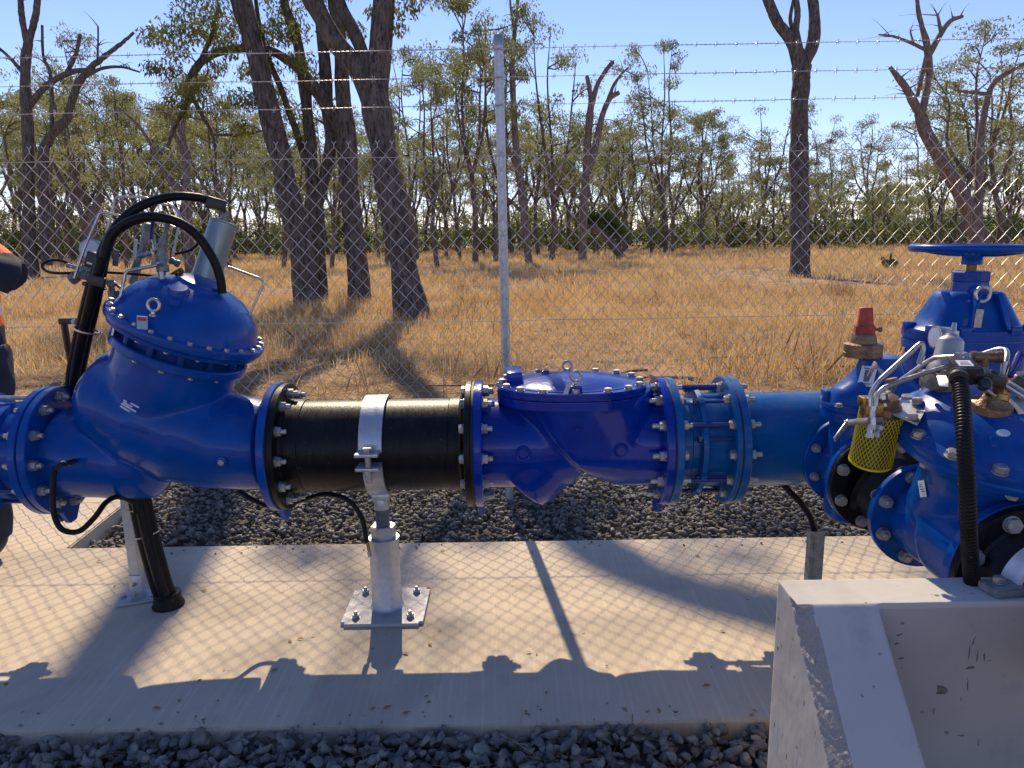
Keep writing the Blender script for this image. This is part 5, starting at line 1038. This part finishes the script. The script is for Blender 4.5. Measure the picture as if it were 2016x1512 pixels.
# ------------------------------------------------------------------ concrete block with clamp
bk = thing('concrete_block', 'pale cast concrete plinth with sloped buttress at the lower right corner', 'plinth', (1.3, 1.5, GZ))
zt_ = .616; XL = .643; yb, yf = 1.68, 1.555
def sidepoly(x0, x1, front_slope, bm):
    prof = [(yb, GZ-.1), (yb, zt_), (yf, zt_)]+([(yf-.62, zt_-.60), (yf-.62, GZ-.1)] if front_slope else [(yf, GZ-.1)])
    a = [bm.verts.new((x0, y, z)) for y, z in prof]; b = [bm.verts.new((x1, y, z)) for y, z in prof]; bm.faces.new(a); bm.faces.new(b[::-1])
    for i in range(len(prof)): j = (i+1) % len(prof); bm.faces.new((a[i], b[i], b[j], a[j]))
bm = bmesh.new(); sidepoly(XL, XL+.185, True, bm); sidepoly(XL+.182, 2.6, False, bm)
bmesh.ops.recalc_face_normals(bm, faces=bm.faces[:])
me = remesh(bm, .0055, 2, .5)
for v in me.vertices:
    c = v.co; n3 = noise.noise(c*14)*.0018+noise.noise(c*45)*.0008
    # broken chamfer along the left edge of the slope
    nf = Vector((0, -.60, .62)).normalized(); s1 = c.x-XL; s2 = -(c-Vector((XL, yf, zt_))).dot(nf); zz_ = c.z
    wch = .036+.006*noise.noise(Vector((zz_*16, 1, 0)))+.004*noise.noise(Vector((zz_*70, 4, 0)))
    n3 *= .35
    if zz_ < zt_-.002 and s1+s2 < wch: k = (wch-s1-s2)*.5; c.x += k; c -= nf*k; n3 += .0012*noise.noise(c*120)
    v.co += Vector((n3, n3, n3))
me.materials.append(conc2); wallm = concrete('shaded_stained_formwork', (.46, .45, .43), (.35, .34, .325), (.24, .225, .21), pits=True); me.materials.append(concrete('broken_concrete', (.42, .40, .37), (.28, .26, .24), (.5, .48, .45), pits=True))
bpn = [x for x in me.materials[1].node_tree.nodes if x.type == 'BUMP'][0]; bpn.inputs['Strength'].default_value = 1; bpn.inputs['Distance'].default_value = .02
me.materials.append(wallm)  # recess wall: stain blotches, with its shade put into the darker base colour
for p in me.polygons:
    c = p.center; s1 = c.x-XL; s2 = -(c-Vector((XL, yf, zt_))).dot(nf)
    if c.z < zt_-.004 and -.004 < s2 < .05 and s1 < .05 and p.normal.x < -.35 and p.normal.x > -.93: p.material_index = 1
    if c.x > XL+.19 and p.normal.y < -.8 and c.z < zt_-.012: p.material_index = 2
block = link('plinth', me, None, bk)
for px, py, w_, h_, a_ in ((1908, 1285, .003, .030, 0), (1924, 1292, .003, .026, 0), (1938, 1294, .0035, .026, .1), (1948, 1300, .008, .003, .2), (1911, 1314, .020, .008, .25), (1905, 1348, .003, .026, .1), (1774, 1296, .018, .004, .2), (1853, 1358, .024, .030, .3), (1917, 1262, .003, .028, -.2), (1770, 1250, .014, .005, .3), (1838, 1400, .003, .02, 0), (1765, 1267, .012, .004, .1), (1893, 1448, .016, .004, 0)):
    pq = PY(px, py, yf); bm = bmesh.new(); prism(bm, [(w_*.5*cos(q)*(1+.35*sin(3*q+px)), h_*.5*sin(q)*(1+.3*cos(2*q+py))) for q in np.linspace(0, 2*pi, 13)[:-1]], frame(pq+Vector((0, .0035, 0)), (0, -1, 0)) @ Matrix.Rotation(a_+pi, 4, 'Z'), .004)
    part('scrape_mark', bm, MATS['greyp_mark'], block, 0)
# clamp bracket on the block
cl = thing('pipe_clamp', 'galvanised pipe clamp bolted on the concrete block at the right edge', 'clamp', P(1990, 1160, 1.75))
q0 = PZ(1925, 1143, zt_+.022); pl = [PZ(1925, 1140, zt_+.022), PZ(1964, 1163, zt_+.022), PZ(2030, 1158, zt_+.022), PZ(2030, 1135, zt_+.022)]
bm = bmesh.new(); lo = [bm.verts.new(Vector((v.x, v.y, zt_+.001))) for v in pl]; hi = [bm.verts.new(v) for v in pl]; bm.faces.new(lo[::-1]); bm.faces.new(hi)
for i in range(4): bm.faces.new((lo[i], lo[(i+1) % 4], hi[(i+1) % 4], hi[i]))
bmesh.ops.bevel(bm, geom=bm.edges[:], offset=.0025, segments=2, affect='EDGES'); part('foot_plate', bm, galvd, cl)
link('bolt', m_head(.78), None, cl, T(PZ(1966, 1146, zt_+.023)+Vector((0, 0, 0))))
bm = bmesh.new(); cx, cyy, czz = B.x, 1.62, B.z; rs = []
for k in range(41):
    a = pi*k/40; rs.append([bm.verts.new((cx-r*cos(a), cyy+dy, czz+r*sin(a)+.012)) for dy, r in ((-.03, .1135), (-.03, .123), (.03, .123), (.03, .1135))])
for a, b in zip(rs, rs[1:]):
    for i in range(4): bm.faces.new((a[i], a[(i+1) % 4], b[(i+1) % 4], b[i]))
bm.faces.new(rs[0]); bm.faces.new(rs[-1][::-1]); part('strap', bm, whitepaint, cl)

# ------------------------------------------------------------------ galvanised channel with cable, right
chn = thing('cable_channel', 'galvanised cable channel standing beside the concrete block, cable entering its top', 'channel', PY(1605, 1150, 2.72))
ca, cb = PY(1607, 1043, 2.75), PY(1604, 1150, 2.75); zt2 = ca.z; hh = zt2
bm = bmesh.new(); prism(bm, [(-.028, -.02), (.028, -.02), (.028, .02), (.024, .02), (.024, -.016), (-.024, -.016), (-.024, .02), (-.028, .02)], T((ca.x, 2.75, 0)), hh, .0008); part('channel', bm, galvd, chn)
for px in (1604, 1610): link('screw', HEADS, None, chn, T((PY(px, 1053, 2.73).x, 2.7295, hh-.03)) @ Matrix.Rotation(pi/2, 4, 'X') @ Matrix.Scale(.3, 4))
bm = bmesh.new(); box(bm, T((ca.x-.012, 2.729, hh*.5)), .003, .0014, hh*.96); part('channel_seam', bm, galvd, chn)
bm = bmesh.new(); tube(bm, spline([P(1535, 945, 2.95), P(1555, 968, 2.93), P(1575, 988, 2.92), P(1595, 1018, 2.93), P(1605, 1050, 2.94)], 8), .0125, 12); tag(part('cable', bm, rubber), 'black cable dropping from the blue pipe into the galvanised channel', 'cable')

# ------------------------------------------------------------------ stand and hose bundle, left
b0 = PZ(275, 1178, 0); ls = thing('support_post', 'slim galvanised support post with foot plate under the left control valve', 'post', b0)
bm = bmesh.new(); box(bm, T((b0.x+.005, b0.y, .007)) @ Matrix.Rotation(rad(20), 4, 'Z'), .17, .11, .010, .001); part('foot_plate', bm, plate, ls)
bm = bmesh.new(); prism(bm, [(-.02, -.02), (.02, -.02), (.02, .02), (.016, .02), (.016, -.016), (-.02, -.016)], T((b0.x, b0.y, .012)), .55, .0006); part('angle_post', bm, galv, ls)
bm = bmesh.new(); box(bm, T((b0.x+.002, b0.y-.023, .062)), .052, .004, .10, .001); part('bracket', bm, galv, ls)
for dz in (.03, .075): link('bolt', NUTS, None, ls, T((b0.x, b0.y-.0255, dz)) @ Matrix.Rotation(pi/2, 4, 'X') @ Matrix.Scale(.7, 4))
for dx, dy in ((-.06, -.01), (.06, .0)): link('bolt', HEADS, None, ls, T((b0.x+dx, b0.y+dy, .012)))
hb = thing('hose_bundle', 'bundle of thick black hoses rising from the slab past the left control valve', 'hoses', PZ(330, 1188, 0))
for k, (dx, dy, dt) in enumerate(((-13, 0, .0), (11, -2, -.01), (-1, 1, -.04))):
    bm = bmesh.new(); pp = [(332, 1185, 3.02), (318, 1150, 3.0), (302, 1095, 2.98), (288, 1040, 2.97), (277, 990, 2.96), (270, 950, 2.96), (262, 900, 3.0)]
    tube(bm, spline([P(a+dx, b+dy, t+dt) for a, b, t in pp], 7), .0215, 14); part('lower_hose', bm, rubber, hb)
for py, px in ((997, 278), (1050, 291)):
    bm = bmesh.new(); c = P(px, py, 2.97); ring(bm, [(-.002, .046), (-.002, .049), (.002, .049), (.002, .046)], frame(c, Vector((.25, 0, -1))), 30, 1.0, 1.05); part('cable_tie', bm, stain, hb)
bm = bmesh.new(); c = PZ(332, 1192, 0); lathe(bm, [(0, .062), (.006, .062), (.03, .052), (.055, .054), (.058, .05)], T((c.x, c.y, .001)), 30); part('floor_sleeve', bm, rubber, hb)
# upper hoses: one tied bundle that splits into two arcs
low = [(146, 800, 3.0), (149, 740, 2.92), (160, 680, 2.8), (174, 620, 2.72), (188, 560, 2.68), (201, 510, 2.66), (216, 468, 2.65)]
for k, (dx, dt, r_, tail) in enumerate(((-9, .0, .0170, [(244, 430, 2.65), (285, 402, 2.66), (340, 387, 2.7), (390, 389, 2.76), (412, 397, 2.8)]),
        (8, -.02, .0170, [(232, 452, 2.63), (262, 434, 2.62), (300, 427, 2.62), (345, 435, 2.63), (385, 460, 2.65), (417, 505, 2.67), (433, 545, 2.69), (438, 578, 2.7)]), (-1, -.045, .019, []))):
    q_ = [(a+dx*min(1, max(.15, (b-455)/120)), b, t+dt) for a, b, t in (low if k < 2 else low[:-1])]+tail
    tube(bm_ := bmesh.new(), spline([P(*z_) for z_ in q_], 8), [r_*1.15, r_*1.1, r_, r_*.92] if k < 2 else r_, 14); part('upper_hose', bm_, rubber, hb)
for px, py, w_ in ((252, 437, .021), (186, 563, .04), (170, 650, .042)):
    bm = bmesh.new(); ring(bm, [(-.003, w_-.004), (-.003, w_), (.003, w_), (.003, w_-.004)], frame(P(px, py, 2.68), Vector((.35, 0, 1)) if py > 450 else Vector((1, 0, .6))), 26); part('cable_tie', bm, stain if py != 563 else rubber, hb)
bm = bmesh.new(); box(bm, T(P(190, 553, 2.6)) @ Matrix.Rotation(rad(15), 4, 'Y'), .06, .02, .035, .003); part('hose_clamp', bm, plastic, hb)
a, b = P(404, 396, 2.78), P(444, 408, 2.82); bm = bmesh.new(); Mx = frame((a+b)/2, b-a); box(bm, Mx, .035, .045, (b-a).length, .006); part('hose_connector', bm, plastic, hb)
br = thing('hose_bracket', 'small black bracket holding the hose bundle behind the left control valve', 'bracket', P(130, 700, 3.0))
bm = bmesh.new(); box(bm, T(P(138, 632, 2.85)), .075, .03, .022, .002); part('arm', bm, plastic, br)
bm = bmesh.new(); tube(bm, [P(126, 636, 2.85), P(133, 680, 2.88), P(150, 760, 2.95)], .012, 6); part('strut', bm, plastic, br)
link('bolt', HEADS, None, br, T(P(145, 633, 2.82)) @ Matrix.Rotation(pi/2, 4, 'X') @ Matrix.Scale(.7, 4))

# ------------------------------------------------------------------ person at the left edge
PX, PYY = -2.475, 3.28
pr = thing('person', 'person in navy and orange hi-vis work shirt with raised arms, cut by the left edge', 'person', (PX, PYY, 0))
def skinned(name, chain, m, parent, lv=2, angle=80):
    """chain: {name: (pos, radius, parent)}; the first is the root"""
    me = bpy.data.meshes.new(name); keys = list(chain); V = [Vector(chain[k][0])+Vector((PX, PYY, 0)) for k in keys]
    E = [(keys.index(chain[k][2]), i) for i, k in enumerate(keys) if chain[k][2]]
    me.from_pydata(V, E, []); o = bpy.data.objects.new(name, me); COL.objects.link(o)
    sk = o.modifiers.new('s', 'SKIN'); sk.use_smooth_shade = True
    for i, k in enumerate(keys):
        r = chain[k][1]; me.skin_vertices[0].data[i].radius = r if hasattr(r, '__len__') else (r, r); me.skin_vertices[0].data[i].use_root = (i == 0)
    ss = o.modifiers.new('d', 'SUBSURF'); ss.levels = lv; ss.render_levels = lv
    g = bpy.context.evaluated_depsgraph_get(); g.update(); m2 = bpy.data.meshes.new_from_object(o.evaluated_get(g)); bpy.data.objects.remove(o); m2.shade_smooth(); m2.materials.clear()
    for q in (m if isinstance(m, list) else [m]): m2.materials.append(q)
    return link(name, m2, None, parent)
J = dict(pel=((0, 0, .95), (.15, .12), None), waist=((0, 0, 1.10), (.135, .105), 'pel'), chest=((0, 0, 1.30), (.16, .115), 'waist'), neck=((0, -.01, 1.47), .055, 'chest'), head0=((0, -.02, 1.55), .065, 'neck'), head1=((0, -.03, 1.64), .085, 'head0'), head2=((0, -.02, 1.73), .07, 'head1'),
  shr=((.17, 0, 1.41), .06, 'chest'), elr=((.335, -.05, 1.31), .045, 'shr'), wrr=((.10, -.27, 1.40), .028, 'elr'), har=((.06, -.31, 1.43), (.036, .02), 'wrr'),
  shl=((-.17, 0, 1.41), .06, 'chest'), ell=((-.30, -.08, 1.25), .045, 'shl'), wrl=((-.10, -.27, 1.40), .028, 'ell'), hal=((-.06, -.31, 1.43), (.036, .02), 'wrl'),
  hr=((.09, 0, .88), .09, 'pel'), kr=((.06, -.02, .49), .06, 'hr'), ar=((.02, .02, .09), .04, 'kr'), fr=((.03, -.12, .045), .038, 'ar'),
  hl=((-.09, 0, .88), .09, 'pel'), kl=((-.16, -.02, .49), .06, 'hl'), al=((-.22, .02, .09), .04, 'kl'), fl=((-.23, -.12, .045), .038, 'al'))
skinned('body', J, skin, pr)
def garment(name, tubes, m):
    bm = bmesh.new()
    for pts, rr_ in tubes: tube(bm, spline([Vector(p)+Vector((PX, PYY, 0)) for p in pts], 5), rr_, 20)
    me = remesh(bm, .011, 4)
    for v in me.vertices: v.co += Vector((1, 1, 0))*.006*noise.noise(v.co*11)
    for q in m: me.materials.append(q)
    return link(name, me, None, pr)
shirt = garment('shirt', [([(.045, 0, .93), (.045, 0, 1.15), (.05, 0, 1.33), (.04, 0, 1.43)], [.145, .15, .15, .07]), ([(-.045, 0, .93), (-.045, 0, 1.15), (-.05, 0, 1.33), (-.04, 0, 1.43)], [.13, .132, .135, .07]),
  ([(0, 0, 1.2), (0, 0, 1.47)], [.12, .065]), ([(.08, 0, 1.40), (.18, 0, 1.40), (.335, -.05, 1.31)], [.08, .085, .075]), ([(.335, -.05, 1.31), (.23, -.16, 1.37), (.12, -.26, 1.40)], [.078, .062, .045]),
  ([(-.08, 0, 1.40), (-.18, 0, 1.40), (-.30, -.08, 1.25)], [.08, .085, .075]), ([(-.30, -.08, 1.25), (-.20, -.17, 1.33), (-.12, -.26, 1.39)], [.078, .062, .045])], [navy, orange, reflect])
for p in shirt.data.polygons:
    c = p.center; z = c.z; tor = abs(c.x-PX) < .205
    if tor and (1.10 < z < 1.40): p.material_index = 1
    if tor and (1.14 < z < 1.19 or 1.28 < z < 1.31): p.material_index = 2
    if z > 1.415: p.material_index = 1
garment('trousers', [([(.08, 0, 1.0), (.09, 0, .85), (.06, -.02, .49), (.02, .02, .10)], [.13, .125, .09, .075]), ([(-.08, 0, 1.0), (-.09, 0, .85), (-.16, -.02, .49), (-.22, .02, .10)], [.13, .125, .09, .075])], [navy])
for s in (1, -1):
    fx = .02 if s > 0 else -.22; skinned('boot', dict(a=((fx, .03, .16), .055, None), b=((fx, .03, .07), .055, 'a'), c=((fx+.01, -.06, .055), (.05, .045), 'b'), d=((fx+.015, -.16, .045), (.045, .035), 'c')), bootm, pr)
    hc = Vector(J['har' if s > 0 else 'hal'][0])
    for f_ in range(4):
        o_ = hc+Vector((-.012*s, -.005, .022-.017*f_)); skinned('finger', dict(a=(o_, .008, None), b=(o_+Vector((-.022*s, -.03, .004)), .008, 'a'), c=(o_+Vector((-.045*s, -.03, .002)), .007, 'b'), d=(o_+Vector((-.055*s, -.012, 0)), .006, 'c')), skin, pr, 1)
    o_ = hc+Vector((-.005*s, .01, .01)); skinned('thumb', dict(a=(o_, .010, None), b=(o_+Vector((-.015*s, .015, .028)), .0095, 'a'), c=(o_+Vector((-.035*s, .012, .042)), .008, 'b')), skin, pr, 1)
    bm = bmesh.new(); lathe(bm, [(-.010, 0), (-.007, .007), (0, .010), (.007, .007), (.01, 0)], T((PX+.03*s, PYY-.108, 1.655)), 12); part('eye', bm, white, pr)
    bm = bmesh.new(); lathe(bm, [(-.03, 0), (-.02, .01), (0, .014), (.02, .016), (.03, 0)], T((PX+.088*s, PYY-.02, 1.64)), 10, .5, 1); part('ear', bm, skin, pr)
bm = bmesh.new(); lathe(bm, [(-.025, .016), (0, .012), (.03, .005)], T((PX, PYY-.115, 1.625)), 10); part('nose', bm, skin, pr)
bm = bmesh.new(); box(bm, T((PX, PYY-.105, 1.585)), .045, .012, .010, .003); part('mouth', bm, mat('lips', (.35, .12, .10), .5), pr)
bm = bmesh.new(); lathe(bm, [(-.02, .105), (.03, .106), (.07, .088), (.10, .045), (.108, 0)], T((PX, PYY-.015, 1.70)) @ Matrix.Rotation(rad(-6), 4, 'X'), 28, .93, 1.08); part('hair', bm, hairm, pr)
ph_ = bmesh.new(); box(ph_, T((PX, PYY-.33, 1.445)), .075, .009, .15, .003); tag(part('phone', ph_, plastic), 'dark phone held up in both hands by the person at the left edge', 'phone')
